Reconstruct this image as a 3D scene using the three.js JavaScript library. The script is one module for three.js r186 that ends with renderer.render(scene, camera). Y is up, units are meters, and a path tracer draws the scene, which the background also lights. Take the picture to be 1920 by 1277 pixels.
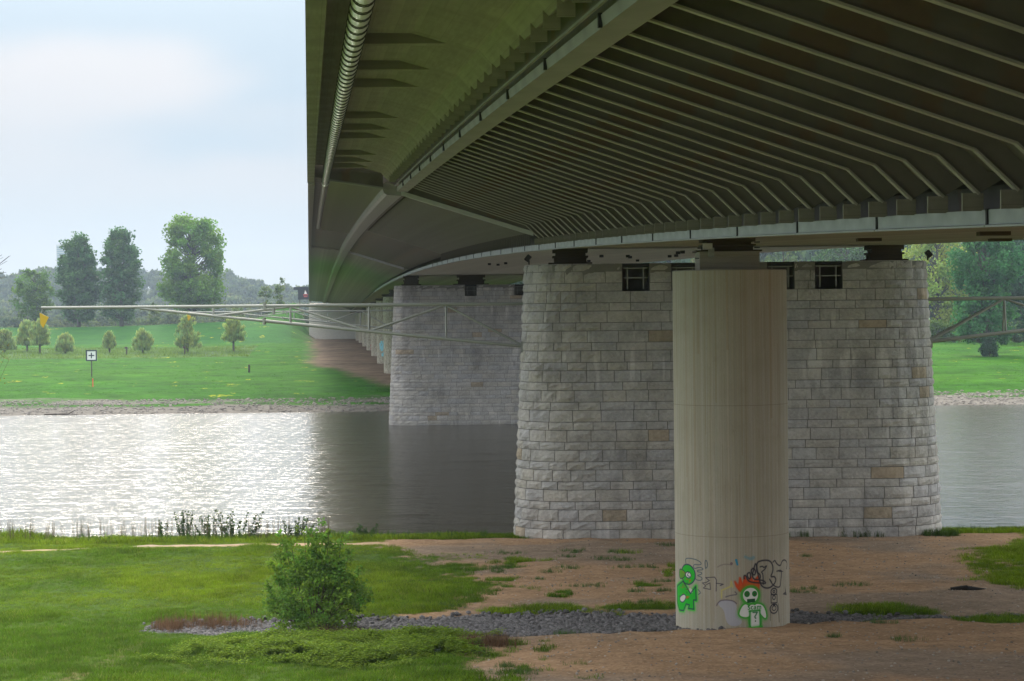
import * as THREE from 'three';
import { mergeGeometries } from 'three/addons/utils/BufferGeometryUtils.js';

// ---------------------------------------------------------------- camera, sky, sun, exposure
const V3 = THREE.Vector3, EYE = 7.4, WATER = -1.2;
const scene = new THREE.Scene();
const camera = new THREE.PerspectiveCamera(18.13, 1024 / 681, 0.5, 6000);
camera.position.set(0, EYE, 0);
camera.rotation.order = 'YXZ';
camera.rotation.set(-0.0133, 0, -0.011);
scene.add(camera);
const renderer = new THREE.WebGLRenderer({ antialias: true });
renderer.setSize(1024, 681);
renderer.toneMapping = THREE.LinearToneMapping;
renderer.toneMappingExposure = 2.6;
renderer.shadowMap.enabled = true;

let seed = 7;
function rnd() { seed = (seed + 0x6D2B79F5) | 0; let t = Math.imul(seed ^ (seed >>> 15), 1 | seed); t = (t + Math.imul(t ^ (t >>> 7), 61 | t)) ^ t; return ((t ^ (t >>> 14)) >>> 0) / 4294967296; }
const rr = (a, b) => a + (b - a) * rnd();
const gauss = () => (rnd() + rnd() + rnd() - 1.5) / 0.75;
const clamp = (v, a = 0, b = 1) => Math.min(b, Math.max(a, v));
const smooth = (a, b, v) => { const t = clamp((v - a) / (b - a)); return t * t * (3 - 2 * t); };
function h2(ix, iy) { let n = Math.imul(ix, 374761393) + Math.imul(iy, 668265263) | 0; n = Math.imul(n ^ (n >>> 13), 1274126177); return ((n ^ (n >>> 16)) >>> 0) / 4294967296; }
function vn(x, y) { const ix = Math.floor(x), iy = Math.floor(y), fx = x - ix, fy = y - iy, u = fx * fx * (3 - 2 * fx), v = fy * fy * (3 - 2 * fy);
  const a = h2(ix, iy), b = h2(ix + 1, iy), c = h2(ix, iy + 1), d = h2(ix + 1, iy + 1); return a + (b - a) * u + (c - a) * v + (a - b - c + d) * u * v; }
function fbm(x, y, o = 4) { let s = 0, a = 0.5, t = 0; for (let i = 0; i < o; i++) { s += a * vn(x, y); t += a; a *= 0.5; x = x * 2.03 + 17.3; y = y * 2.03 + 9.1; } return s / t; }
const pw = (pts, v) => { if (v <= pts[0][0]) return pts[0][1]; for (let i = 1; i < pts.length; i++) if (v <= pts[i][0]) { const [a, b] = pts[i - 1], [c, e] = pts[i]; return b + (e - b) * (v - a) / (c - a); } return pts[pts.length - 1][1]; };

const SUN = new V3(-0.15, 0.52, -0.83).normalize();
{ // hazy, thinly overcast sky
  const W = 1024, H = 512, data = new Float32Array(W * H * 4);
  for (let j = 0; j < H; j++) for (let i = 0; i < W; i++) {
    const el = ((j + 0.5) / H - 0.5) * Math.PI, az = ((i + 0.5) / W - 0.5) * 2 * Math.PI;
    const d = new V3(Math.cos(el) * Math.cos(az), Math.sin(el), Math.cos(el) * Math.sin(az));
    const e = Math.max(0, d.y), k = 0.75 * smooth(0.12, 0.5, e) + 0.25 * smooth(0.3, 1, e), c = Math.max(0, d.dot(SUN));
    const p = Math.max(0.05, e + 0.06);
    const cl = smooth(0.42, 0.66, fbm(d.x / p * 0.8 + 3.1, d.z / p * 0.8 + 7.7, 5));
    const near = smooth(0.0, 0.1, e);
    let r = 0.315 - 0.115 * near + 0.80 * k, g = 0.335 - 0.085 * near + 0.76 * k, b = 0.35 - 0.055 * near + 0.70 * k;
    const w = cl * (0.25 + 0.75 * smooth(0.02, 0.12, e)) * 0.8;
    const br = 0.31 + 0.80 * k; r += (br * 1.0 - r) * w; g += (br * 0.97 - g) * w; b += (br * 0.985 - b) * w;
    const glow = 0.6 * Math.pow(c, 24) + 2.4 * Math.pow(c, 70);
    r += glow; g += glow * 0.98; b += glow * 0.94;
    const q = (j * W + i) * 4; data[q] = r; data[q + 1] = g; data[q + 2] = b; data[q + 3] = 1;
  }
  const t = new THREE.DataTexture(data, W, H, THREE.RGBAFormat, THREE.FloatType);
  t.mapping = THREE.EquirectangularReflectionMapping; t.magFilter = t.minFilter = THREE.LinearFilter; t.needsUpdate = true;
  scene.background = t; scene.environment = t;
}
const sun = new THREE.DirectionalLight(0xfff3e2, 1.5);
sun.position.copy(SUN).multiplyScalar(300).add(new V3(0, 0, -120)); sun.target.position.set(0, 0, -120);
sun.castShadow = true; sun.shadow.radius = 22; sun.shadow.mapSize.set(4096, 4096);
Object.assign(sun.shadow.camera, { left: -160, right: 160, top: 200, bottom: -200, near: 10, far: 700 });
scene.add(sun, sun.target);
scene.fog = new THREE.FogExp2(new THREE.Color().setRGB(0.66, 0.82, 1.0), 0.00032);

// ---------------------------------------------------------------- helpers
const taken = {};
function numbered(n) { const k = taken[n] = (taken[n] ?? -1) + 1; return k ? `${n}_${String(k).padStart(3, '0')}` : n; }
function tag(o, label, category, group) { o.userData.label = label; o.userData.category = category; if (group) o.userData.group = group; return o; }
function mesh(name, geo, mat, parent) { const m = new THREE.Mesh(geo, mat); m.castShadow = m.receiveShadow = true; m.name = parent ? name : numbered(name); (parent || scene).add(m); return m; }
function thing(name, label, category, pos = [0, 0, 0], group) { const g = new THREE.Group(); g.name = numbered(name); g.position.set(...pos); tag(g, label, category, group); scene.add(g); return g; }
function struct(name, geo, mat) { const m = mesh(name, geo, mat); m.userData.kind = 'structure'; return m; }
function lin(r, g, b) { return new THREE.Color().setRGB(r, g, b); }
function mat(r, g, b, o = {}) { return new THREE.MeshStandardMaterial({ color: lin(r, g, b), roughness: 0.9, metalness: 0, side: THREE.DoubleSide, ...o }); }
function dataTex(W, H, fn, srgb = true) { const a = new Uint8Array(W * H * 4); const o = [0, 0, 0];
  for (let j = 0; j < H; j++) for (let i = 0; i < W; i++) { fn(i, j, o); const q = (j * W + i) * 4; for (let k = 0; k < 3; k++) { let v = clamp(o[k]); if (srgb) v = v <= 0.0031308 ? v * 12.92 : 1.055 * Math.pow(v, 1 / 2.4) - 0.055; a[q + k] = Math.round(v * 255); } a[q + 3] = 255; }
  const t = new THREE.DataTexture(a, W, H); t.magFilter = THREE.LinearFilter; t.minFilter = THREE.LinearMipmapLinearFilter; t.generateMipmaps = true; t.wrapS = t.wrapT = THREE.RepeatWrapping; if (srgb) t.colorSpace = THREE.SRGBColorSpace; t.needsUpdate = true; return t; }
// noise that tiles over n cells
function tvn(x, y, n) { const ix = Math.floor(x), iy = Math.floor(y), fx = x - ix, fy = y - iy, u = fx * fx * (3 - 2 * fx), v = fy * fy * (3 - 2 * fy), m = a => ((a % n) + n) % n;
  const a = h2(m(ix), m(iy)), b = h2(m(ix + 1), m(iy)), c = h2(m(ix), m(iy + 1)), d = h2(m(ix + 1), m(iy + 1)); return a + (b - a) * u + (c - a) * v + (a - b - c + d) * u * v; }
function tfbm(u, v, n, o) { let s = 0, a = 0.5, t = 0; for (let i = 0; i < o; i++) { s += a * tvn(u * n, v * n, n); t += a; a *= 0.55; n *= 2; } return s / t; }
function rep(t, a, b) { const c = t.clone(); c.wrapS = c.wrapT = THREE.RepeatWrapping; c.repeat.set(a, b); c.needsUpdate = true; return c; }
const box = (w, h, d, x = 0, y = 0, z = 0) => new THREE.BoxGeometry(w, h, d).translate(x, y, z);
function rod(a, b, r, seg = 8, r2 = r) { const A = new V3(...a), Bv = new V3(...b), D = Bv.clone().sub(A), g = new THREE.CylinderGeometry(r2, r, D.length(), seg); g.applyQuaternion(new THREE.Quaternion().setFromUnitVectors(new V3(0, 1, 0), D.clone().normalize())); const m = A.add(Bv).multiplyScalar(0.5); return g.translate(m.x, m.y, m.z); }
const merge = gs => mergeGeometries(gs.map(g => { const n = g.index ? g.toNonIndexed() : g; for (const k of Object.keys(n.attributes)) if (!['position', 'normal', 'uv'].includes(k)) n.deleteAttribute(k); return n; }));
function rawGeo(pos, col, uv) { const g = new THREE.BufferGeometry(); g.setAttribute('position', new THREE.Float32BufferAttribute(pos, 3)); if (col) g.setAttribute('color', new THREE.Float32BufferAttribute(col, 3)); if (uv) g.setAttribute('uv', new THREE.Float32BufferAttribute(uv, 2)); g.computeVertexNormals(); return g; }

// surface textures
const grain = dataTex(512, 512, (i, j, o) => { const v = 0.78 + 0.34 * (tfbm(i / 512, j / 512, 6, 6) - 0.5) + 0.12 * (rnd() - 0.5); o[0] = v; o[1] = v; o[2] = v; });
const grainB = dataTex(512, 512, (i, j, o) => { const v = tfbm(i / 512, j / 512, 16, 5); o[0] = o[1] = o[2] = v; }, false);
// board-marked concrete: boards run along u, stains irregular (tile 4 m)
const boards = dataTex(1024, 1024, (i, j, o) => { const b = Math.floor(j / 42.67), e = (j % 42.67) < 1.6 ? 0.82 : 1, t = 0.9 + 0.16 * h2(b, 5), n = tfbm(i / 1024, j / 1024, 5, 6), s = tvn(i / 1024 * 8, j / 1024 * 128, 128); const v = e * t * (0.62 + 0.42 * n + 0.14 * (s - 0.5)); o[0] = v; o[1] = v * (0.985 + 0.02 * n); o[2] = v * (0.94 + 0.06 * n); });
const steelTex = dataTex(512, 512, (i, j, o) => { const n = tfbm(i / 512, j / 512, 4, 6), v = 0.7 + 0.45 * (n - 0.35); o[0] = v * 1.02; o[1] = v; o[2] = v * 0.98; });
const rustTex = dataTex(512, 512, (i, j, o) => { const n = tfbm(i / 512, j / 512, 4, 6), q = smooth(0.5, 0.68, tfbm(i / 512 + 0.3, j / 512, 7, 5)), v = 0.55 + 0.7 * (n - 0.3); o[0] = v * (1 + 0.12 * q); o[1] = v * (1 - 0.12 * q); o[2] = v * (1 - 0.3 * q); });
const gTex = (t, m) => rep(t, 1 / m, 1 / m);

const M = {
  concrete: mat(0.40, 0.375, 0.32, { map: gTex(boards, 4), bumpMap: gTex(grainB, 0.8), bumpScale: 0.004 }),
  soffit: mat(0.40, 0.375, 0.32, { map: gTex(boards, 4) }),
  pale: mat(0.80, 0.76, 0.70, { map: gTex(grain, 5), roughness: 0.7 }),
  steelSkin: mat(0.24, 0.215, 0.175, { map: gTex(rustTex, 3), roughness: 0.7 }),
  rib: mat(0.54, 0.52, 0.45, { map: gTex(steelTex, 2), roughness: 0.6 }),
  flange: mat(0.42, 0.42, 0.40, { map: gTex(steelTex, 2.5), roughness: 0.6 }),
  galv: mat(0.50, 0.54, 0.55, { map: gTex(steelTex, 1.5), roughness: 0.55, metalness: 0.1 }),
  white: mat(0.72, 0.74, 0.76, { map: gTex(steelTex, 3), roughness: 0.5 }),
  black: mat(0.03, 0.03, 0.03, { roughness: 0.7 }),
  bearing: mat(0.10, 0.085, 0.05, { map: gTex(steelTex, 1), roughness: 0.8 }),
  boom: mat(0.42, 0.45, 0.43, { map: gTex(steelTex, 1), roughness: 0.5, metalness: 0.15 }),
  bark: mat(0.10, 0.085, 0.07, { map: gTex(grain, 1) }),
  pipe: mat(0.88, 0.89, 0.84, { roughness: 0.3, metalness: 0.2 }),
  ring: mat(0.05, 0.05, 0.045, { roughness: 0.6 }),
};

const soilMat = o => new THREE.MeshPhysicalMaterial({ roughness: 1, specularIntensity: 0.1, side: THREE.DoubleSide, ...o });
// ---------------------------------------------------------------- terrain
const nearProfile = [[-40, 6.8], [-8, 6.4], [0, 5.7], [37, 0.89], [47, 0.5], [69, 0.05], [71, 0.0], [72, -0.25], [74, -1.5], [78, -3]];
function nearY(x, d) { const n = smooth(34, 40, d) * (1 - smooth(70, 71, d)); return pw(nearProfile, d) + n * (0.10 * (fbm(x * 0.35, d * 0.35, 3) - 0.5) + 0.09 * (fbm(x * 1.7, d * 1.7, 3) - 0.5)) - 0.12 * rubble(x, d); }
const grassEdge = [[34, -0.3], [37.9, -0.6], [40.7, -0.9], [42.8, -0.5], [45.2, -2.6], [47, -3.6], [49.5, -3.0], [50.3, -1.3], [53.6, -0.5], [57, -1.3], [63, -2.75], [66.5, -4.4], [67.5, -5.2], [69.2, -4.8], [69.6, 40], [80, 40]];
const rightEdge = [[34, 30], [45, 24], [46.5, 12.4], [49, 13.2], [52, 13.4], [56, 12.9], [63, 13.6], [65, 15.5], [68, 18], [69, 18]];
const pathLine = [[-30, 64.2], [-16, 66.4], [-12.1, 67.9], [-7.9, 68.1], [-3.5, 67.5]];
function rubble(x, d) { const c = pw([[-9, 47.2], [-4, 47.3], [0, 47.1], [4, 47.4], [6.5, 48.2], [12, 47.7]], x), w = pw([[-9, 0.5], [-7.5, 1.1], [-4, 1.7], [0, 2.0], [4, 1.8], [6.6, 1.1], [9, 0.4], [12, 0.2]], x) * (0.8 + 0.5 * fbm(x * 0.9, d * 0.5 + 9, 2));
  return (1 - smooth(0.7, 1.15, Math.abs(d - c) / w)) * smooth(-8.6, -7.6, x) * (1 - smooth(9, 12.5, x)); }
function grassAmount(x, d) {
  const n = (fbm(x * 0.55 + 40, d * 0.4, 4) - 0.5) * 3.2 + (fbm(x * 2.1, d * 1.6 + 30, 3) - 0.5) * 2.2;
  let g = smooth(-1.0, 1.1, pw(grassEdge, d) - x + n);
  g = Math.max(g, smooth(-1.0, 0.9, x - pw(rightEdge, d) + n));
  const patch = (px, pd, rx, rd) => smooth(1.25, 0.5, Math.hypot((x - px) / rx, (d - pd) / rd) + n * 0.16);
  g = Math.max(g, patch(8.5, 48.8, 1.3, 1.3), patch(10.6, 47.2, 0.9, 0.9), patch(0.5, 49.8, 1.4, 0.7) * 0.9, patch(3.1, 50.1, 1.2, 0.5) * 0.9, patch(0.1, 47.6, 0.9, 0.7), patch(2.2, 46.6, 0.4, 0.4));
  const speck = smooth(0.67, 0.74, fbm(x * 0.9 + 11, d * 0.55 + 3, 3)) * smooth(9, 2, x) * smooth(46, 49, d) * smooth(66, 58, d);
  const speck2 = smooth(0.6, 0.7, fbm(x * 1.6 + 4, d * 1.2 + 8, 3)) * smooth(2.5, -0.5, x) * (1 - smooth(43, 45, d));
  g = Math.max(g, speck * 0.9, speck2 * 0.6);
  const pd = Math.abs(d - pw(pathLine, x) - 0.25 * (fbm(x * 0.5, 3, 2) - 0.5)); if (x < -3) g *= smooth(0.22, 0.5, pd + 0.25 * (fbm(x * 2, d * 2, 2) - 0.5));
  const track = Math.abs(x - pw([[34, -8.6], [40, -7.9], [46, -7.6], [52, -8.4]], d)); g *= 1 - 0.45 * smooth(0.45, 0.1, track + 0.3 * (fbm(x * 3, d * 3, 2) - 0.5)) * smooth(47, 44, d);
  return g * (1 - 0.92 * rubble(x, d));
}
{
  const X0 = -26, XW = 54, D0 = 33, DW = 42, N = 1536;
  const tex = dataTex(N, N, (i, j, o) => {
    const x = X0 + XW * (i + 0.5) / N, d = D0 + DW * (j + 0.5) / N, g = grassAmount(x, d), r = rubble(x, d);
    const n = fbm(x * 3, d * 3, 4), f = fbm(x * 14, d * 14, 2), c = fbm(x * 0.25 + 5, d * 0.2, 3), sp = h2(i, j);
    const v = 0.72 + 0.32 * (n - 0.5) + 0.30 * (f - 0.5) + 0.25 * (sp - 0.5), gr = smooth(0.42, 0.62, c);
    const worn = 0.82 + 0.36 * fbm(x * 0.7 + 50, d * 1.6, 4); let R = (0.46 - 0.11 * gr) * v * worn, G = (0.30 - 0.035 * gr) * v * worn, B = (0.18 + 0.015 * gr) * v * worn;
    if (sp > 0.9955) { R = 0.55; G = 0.5; B = 0.42; } else if (sp < 0.003) { R *= 0.45; G *= 0.45; B *= 0.5; }
    const pathness = x < -4 ? smooth(0.8, 0.3, Math.abs(d - pw(pathLine, x))) : 0; R += pathness * 0.1; G += pathness * 0.09; B += pathness * 0.07;
    R += (0.12 * v - R) * r; G += (0.115 * v - G) * r; B += (0.12 * v - B) * r;
    const gl = smooth(0.1, 0.75, g + 0.5 * (f - 0.5)), t = fbm(x * 0.5, d * 0.35 + 60, 3);
    R += ((0.06 + 0.05 * t) * v - R) * gl; G += ((0.125 + 0.05 * t) * v - G) * gl; B += (0.012 * v + 0.006 - B) * gl;
    o[0] = R; o[1] = G; o[2] = B;
  });
  tex.wrapS = tex.wrapT = THREE.ClampToEdgeWrapping;
  const xs = [], ds = []; for (let x = -90; x <= 90.01; x += Math.abs(x) < 26 ? 0.4 : 4) xs.push(x); for (let d = -40; d <= 78.01; d += d >= 34 && d < 75 ? 0.4 : d < 0 ? 4 : 1.5) ds.push(d);
  const pos = [], uv = [], idx = [], nx = xs.length;
  for (const d of ds) for (const x of xs) { pos.push(x, nearY(x, d), -d); uv.push((x - X0) / XW, (d - D0) / DW); }
  for (let j = 0; j < ds.length - 1; j++) for (let i = 0; i < nx - 1; i++) { const a = j * nx + i; idx.push(a, a + 1, a + nx, a + 1, a + nx + 1, a + nx); }
  const g = new THREE.BufferGeometry(); g.setAttribute('position', new THREE.Float32BufferAttribute(pos, 3)); g.setAttribute('uv', new THREE.Float32BufferAttribute(uv, 2)); g.setIndex(idx); g.computeVertexNormals();
  struct('near_river_bank', g, soilMat({ map: tex, roughness: 1, bumpMap: rep(grainB, XW / 1.1, DW / 1.1), bumpScale: 0.03 }));
}
// far bank: shore, flood meadow, dike left of the bridge, ramp beside the abutment
const axisX = d => -0.095 * d;
function farY(x, d) {
  let y = pw([[180, -3], [186, -1.45], [188, -1.15], [193, -0.55], [202, 0.05], [230, 1.0], [265, 1.75], [300, 2.3], [340, 2.7], [430, 2.9], [3000, 3.2]], d + 1.8 * (fbm(x * 0.06, 2.2, 3) - 0.5) * smooth(230, 195, d));
  const l = axisX(d) - x;                                   // metres to the left of the deck edge
  const side = smooth(-2, 6, l);
  const crest = 5.55 + 0.9 * smooth(38, 4, l);
  const dike = smooth(343, 379, d) * (1 - smooth(390, 412, d));
  y += side * dike * (crest - y);
  const ramp = smooth(15, 1, l) * smooth(-30, -27, l) * smooth(385, 402, d) * (1 - smooth(440, 470, d)); y += ramp * Math.max(0, 10.0 - y) * (l > 0 ? 1 : 0.9) * smooth(-1, 3, l);
  y += 0.22 * (fbm(x * 0.07, d * 0.22, 3) - 0.5) * smooth(190, 205, d) + 0.14 * (fbm(x * 0.3, d * 0.9, 3) - 0.5) * smooth(190, 200, d);
  return y;
}
{
  const X0 = -130, XW = 230, D0 = 183, DW = 237, N = 1400;
  const tex = dataTex(N, N, (i, j, o) => {
    const x = X0 + XW * (i + 0.5) / N, d = D0 + DW * (j + 0.5) / N, y = farY(x, d);
    const n = fbm(x * 0.35, d * 0.5, 4), c = fbm(x * 0.05 + 7, d * 0.12 + 3, 4), f = fbm(x * 1.6, d * 1.8, 2), sp = h2(i, j);
    const v = 0.72 + 0.7 * (n - 0.5) + 0.4 * (f - 0.5);
    let R = (0.025 + 0.04 * c) * v, G = (0.13 + 0.06 * c) * v, B = 0.006 * v;
    const rough = smooth(275, 285, d) * (1 - smooth(318, 335, d)) * (x < axisX(d) - 8 ? 1 : 0); R += rough * 0.05 * (n + 0.3); G += rough * 0.03 * n; B += rough * 0.035;
    const dk = smooth(343, 350, d) * (1 - smooth(380, 384, d)) * (x < axisX(d) - 3 ? 1 : 0); R += dk * (0.035 - R) * 0.5; G += dk * (0.12 - G) * 0.5; B += dk * (0.035 - B) * 0.5;
    if (fbm(x * 0.5 + 90, d * 0.4, 2) > 0.83 && sp > 0.7) { R = 0.5; G = 0.42; B = 0.02; }
    const X = x + 0.095 * d, bare = smooth(-1.2, 1.5, X + 2.5 * (fbm(x * 0.5, d * 0.12, 3) - 0.5) - smooth(262, 205, d) * 7) * smooth(29, 26, X) * smooth(204, 216, d);
    R += ((0.26) * v - R) * bare; G += (0.19 * v - G) * bare; B += (0.135 * v - B) * bare;
    const sh = smooth(0.3, -0.1, y + (x > 0 ? 0.66 : 0.58) + 1.1 * (fbm(x * 0.16, d * 0.5, 4) - 0.5)); const w = 0.65 + 0.5 * f + 0.25 * (sp - 0.5);
    R += (0.185 * w - R) * sh; G += (0.17 * w - G) * sh; B += (0.15 * w - B) * sh;
    const pathS = smooth(0.9, 0.5, Math.abs(d - 341.5)) * smooth(-47, -45, x) * 0 ; R += pathS;
    o[0] = R; o[1] = G; o[2] = B;
  });
  tex.wrapS = tex.wrapT = THREE.ClampToEdgeWrapping;
  const xs = [], ds = []; for (let x = -420; x <= 420.01; x += x >= -120 && x < 100 ? 1.2 : 20) xs.push(x); for (let d = 178; d < 420; d += 1.2) ds.push(d); for (let d = 420; d < 480; d += 5) ds.push(d); ds.push(520, 600, 800, 1200, 1700);
  const pos = [], uv = [], idx = [], nx = xs.length;
  for (const d of ds) for (const x of xs) { const X = x * (d > 480 ? d / 300 : 1); pos.push(X, farY(X, d), -d); uv.push((x - X0) / XW, clamp((d - D0) / DW, 0, 0.999)); }
  for (let j = 0; j < ds.length - 1; j++) for (let i = 0; i < nx - 1; i++) { const a = j * nx + i; idx.push(a, a + 1, a + nx, a + 1, a + nx + 1, a + nx); }
  const g = new THREE.BufferGeometry(); g.setAttribute('position', new THREE.Float32BufferAttribute(pos, 3)); g.setAttribute('uv', new THREE.Float32BufferAttribute(uv, 2)); g.setIndex(idx); g.computeVertexNormals();
  struct('far_river_bank', g, soilMat({ map: tex, roughness: 1, bumpMap: rep(grainB, XW / 3, DW / 3), bumpScale: 0.1 }));
}
{ // river
  const N = 1024;
  const wav = dataTex(N, N, (i, j, o) => { const u = i / N, v = j / N; const a = tfbm(u + 0.04 * tvn(u * 6, v * 6, 6), v, 10, 6), b = tvn(u * 24, v * 64, 8192), r = 1 - Math.abs(2 * tfbm(u * 1, v * 2, 16, 4) - 1); o[0] = o[1] = o[2] = clamp(0.55 * a + 0.3 * r + 0.12 * b * 0); }, false);
  const xs = [], ds = []; for (let x = -420; x <= 420.01; x += x >= -60 && x < 60 ? 0.5 : 10) xs.push(x); for (let d = 70.5; d <= 192; d += 0.5) ds.push(d);
  const pos = [], uv = [], idx = [], nx = xs.length;
  for (const d of ds) for (const x of xs) { const c = fbm(x * 0.05, d * 0.09, 2); pos.push(x, WATER + (0.03 + 0.035 * c) * (fbm(x * 0.45 + 3, d * 0.8, 3) - 0.5) + 0.04 * (fbm(x * 0.12, d * 0.25 + 50, 2) - 0.5), -d); uv.push(x / 12, d / 7); }
  for (let j = 0; j < ds.length - 1; j++) for (let i = 0; i < nx - 1; i++) { const a = j * nx + i; idx.push(a, a + 1, a + nx, a + 1, a + nx + 1, a + nx); }
  const g = new THREE.BufferGeometry(); g.setAttribute('position', new THREE.Float32BufferAttribute(pos, 3)); g.setAttribute('uv', new THREE.Float32BufferAttribute(uv, 2)); g.setIndex(idx); g.computeVertexNormals();
  struct('river_water', g, new THREE.MeshPhysicalMaterial({ color: lin(0.055, 0.05, 0.035), roughness: 0.16, ior: 1.33, metalness: 0, bumpMap: wav, bumpScale: 0.065, side: THREE.DoubleSide }));
}

// ---------------------------------------------------------------- bridge: a section (X across, Y up from the girder's lower edge) swept along d
function hh(d) { return d <= 160 ? 2.9 - 0.000106 * (160 - d) ** 2 : d <= 260 ? 2.9 - 0.000075 * (d - 160) ** 2 : 2.15 - 0.015 * (d - 260); }
const B = (X, Y, d) => new V3(X + axisX(d), EYE + hh(d) + Y, -d);
function sweep(poly, d0, d1, step = 3, flat = false) {
  const n = Math.max(1, Math.ceil((d1 - d0) / step)), pos = [], uv = [], L = [0], dm = (d0 + d1) / 2;
  const at = (p, d) => flat ? new V3(p[0] + axisX(d), p[1], -d) : B(p[0], p[1], d);
  for (let i = 0; i < poly.length; i++) { const a = poly[i], b = poly[(i + 1) % poly.length]; L.push(L[i] + Math.hypot(a[0] - b[0], a[1] - b[1])); }
  const put = (p, d, u, v) => { const q = at(p, d); pos.push(q.x, q.y, q.z); uv.push(u, v); };
  for (let s = 0; s < n; s++) { const a = d0 + (d1 - d0) * s / n, b = d0 + (d1 - d0) * (s + 1) / n;
    for (let i = 0; i < poly.length; i++) { const p = poly[i], q = poly[(i + 1) % poly.length];
      put(p, a, a, L[i]); put(q, a, a, L[i + 1]); put(q, b, b, L[i + 1]); put(p, a, a, L[i]); put(q, b, b, L[i + 1]); put(p, b, b, L[i]); } }
  const tri = THREE.ShapeUtils.triangulateShape(poly.map(p => new THREE.Vector2(...p)), []);
  for (const d of [d0, d1]) for (const t of tri) for (const k of t) put(poly[k], d, poly[k][0], poly[k][1]);
  return rawGeo(pos, null, uv);
}
const rect = (x0, x1, y0, y1) => [[x0, y0], [x1, y0], [x1, y1], [x0, y1]];
const mir = p => p.map(([x, y]) => [27 - x, y]);
const NEAR0 = -9, P1 = 70.6, P2 = 166, END = 391;
{
  const g = thing('road_bridge', 'long road bridge with ribbed dark underside on stone piers and columns', 'bridge');
  const add = (name, geo, m, parent = g) => mesh(name, geo, m, parent);
  add('roadway_slab', sweep(rect(2.86, 24.14, 2.9, 3.3), NEAR0, END), M.concrete);
  const cant = [[0.24, 2.87], [1.5, 2.85], [2.42, 2.58], [2.66, 2.31], [2.72, 2.33], [2.86, 2.6], [2.86, 3.3], [0.24, 3.3]];
  const joints = [NEAR0, 2, 30, 58, P1 - 0.3];
  for (let i = 0; i < joints.length - 1; i++) add('cantilever_slab', sweep(cant, joints[i] + 0.012, joints[i + 1] - 0.012), M.concrete);
  add('cantilever_slab', sweep(mir(cant), NEAR0, END, 4), M.concrete);
  for (const [a, b] of [[NEAR0, 12], [12, 33], [33, 52], [52, P1 - 0.4]]) add('edge_beam', sweep(rect(0.0, 0.22, 2.28, 3.5), a + 0.01, b - 0.01), M.concrete);
  add('edge_beam', sweep(rect(0.02, 0.24, 2.2, 3.5), P1 - 0.39, END), M.concrete);
  // downstand crossbeams under the cantilever, in threes
  for (const d of [14.5, 18.5, 22.2, 30.3, 34.5, 38, 46.3, 50.3, 53.6, 61.5, 65.5, 69]) add('crossbeam', sweep([[0.72, 2.71], [2.2, 2.70], [2.2, 2.8], [1.5, 2.9], [0.72, 2.9]], d, d + 0.3), M.concrete);
  // inner skin above the ribs and the box girder
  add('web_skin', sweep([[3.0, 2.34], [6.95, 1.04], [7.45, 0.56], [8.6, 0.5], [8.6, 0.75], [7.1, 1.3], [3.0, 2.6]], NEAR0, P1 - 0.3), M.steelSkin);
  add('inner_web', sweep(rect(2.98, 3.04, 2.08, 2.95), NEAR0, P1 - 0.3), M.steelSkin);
  const bx = [[7.46, 0.02], [19.5, 0.02], [19.8, 0.4], [19.8, 2.9], [8.75, 2.9], [8.75, 0.08], [7.46, 0.08]];
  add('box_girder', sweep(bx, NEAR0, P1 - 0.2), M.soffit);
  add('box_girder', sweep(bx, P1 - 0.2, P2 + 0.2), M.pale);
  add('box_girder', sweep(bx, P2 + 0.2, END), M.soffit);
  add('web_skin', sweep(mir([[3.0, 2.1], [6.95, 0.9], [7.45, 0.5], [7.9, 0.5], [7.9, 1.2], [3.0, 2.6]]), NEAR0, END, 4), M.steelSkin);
  add('girder_web', sweep(rect(8.64, 8.7, 0.09, 1.2), NEAR0, P2), M.steelSkin);
  // left lower flange and its rail
  add('lower_flange', sweep([[2.93, 2.08], [2.95, 1.96], [3.3, 1.95], [3.3, 2.02], [3.06, 2.08]], NEAR0, P1 - 0.2), M.flange);
  add('cable_rail', sweep(rect(2.85, 2.885, 2.125, 2.155), NEAR0, P1 - 0.4), M.flange);
  for (let d = 16.3; d < P1 - 1; d += 4.9) add('flange_clip', sweep(rect(2.905, 2.945, 1.955, 2.10), d, d + 0.07), M.black);
  // gutter panels along the right lower edge
  const gp = [[7.38, 0.14], [7.38, -0.02], [7.34, -0.03], [7.34, -0.05], [7.5, -0.05], [7.5, 0.0], [7.43, 0.0], [7.43, 0.14]];
  for (let d = NEAR0 + 0.7; d < 236; d += 4.5) { add('gutter_panel', sweep(gp, d, d + 4.45, 1.5), M.galv); if (d > 14 && d < 130) add('gutter_clip', sweep(rect(7.36, 7.40, -0.045, 0.15), d - 0.05, d + 0.0), M.black); }
  // cross ribs of the near land span: web plate with bottom flange, end plates at both ends
  const rw = [[3.28, 2.0], [6.9, 0.74], [7.34, 0.31], [7.62, 0.48], [7.0, 1.1], [3.28, 2.3]], rf = [[3.28, 1.995], [6.9, 0.735], [7.34, 0.305], [7.36, 0.328], [6.91, 0.757], [3.28, 2.02]];
  const ribG = [sweep(rw, 0, 0.02, 1, true), sweep(rf, -0.04, 0.06, 1, true)], ribGeo = ribG[0], ribFl = ribG[1];
  const plR = sweep(rect(7.17, 7.4, 0.13, 0.325), -0.02, 0.02, 1, true), plL = sweep([[2.60, 2.37], [2.60, 2.16], [2.79, 2.16], [2.79, 2.4], [2.66, 2.5]], -0.02, 0.02, 1, true);
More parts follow.
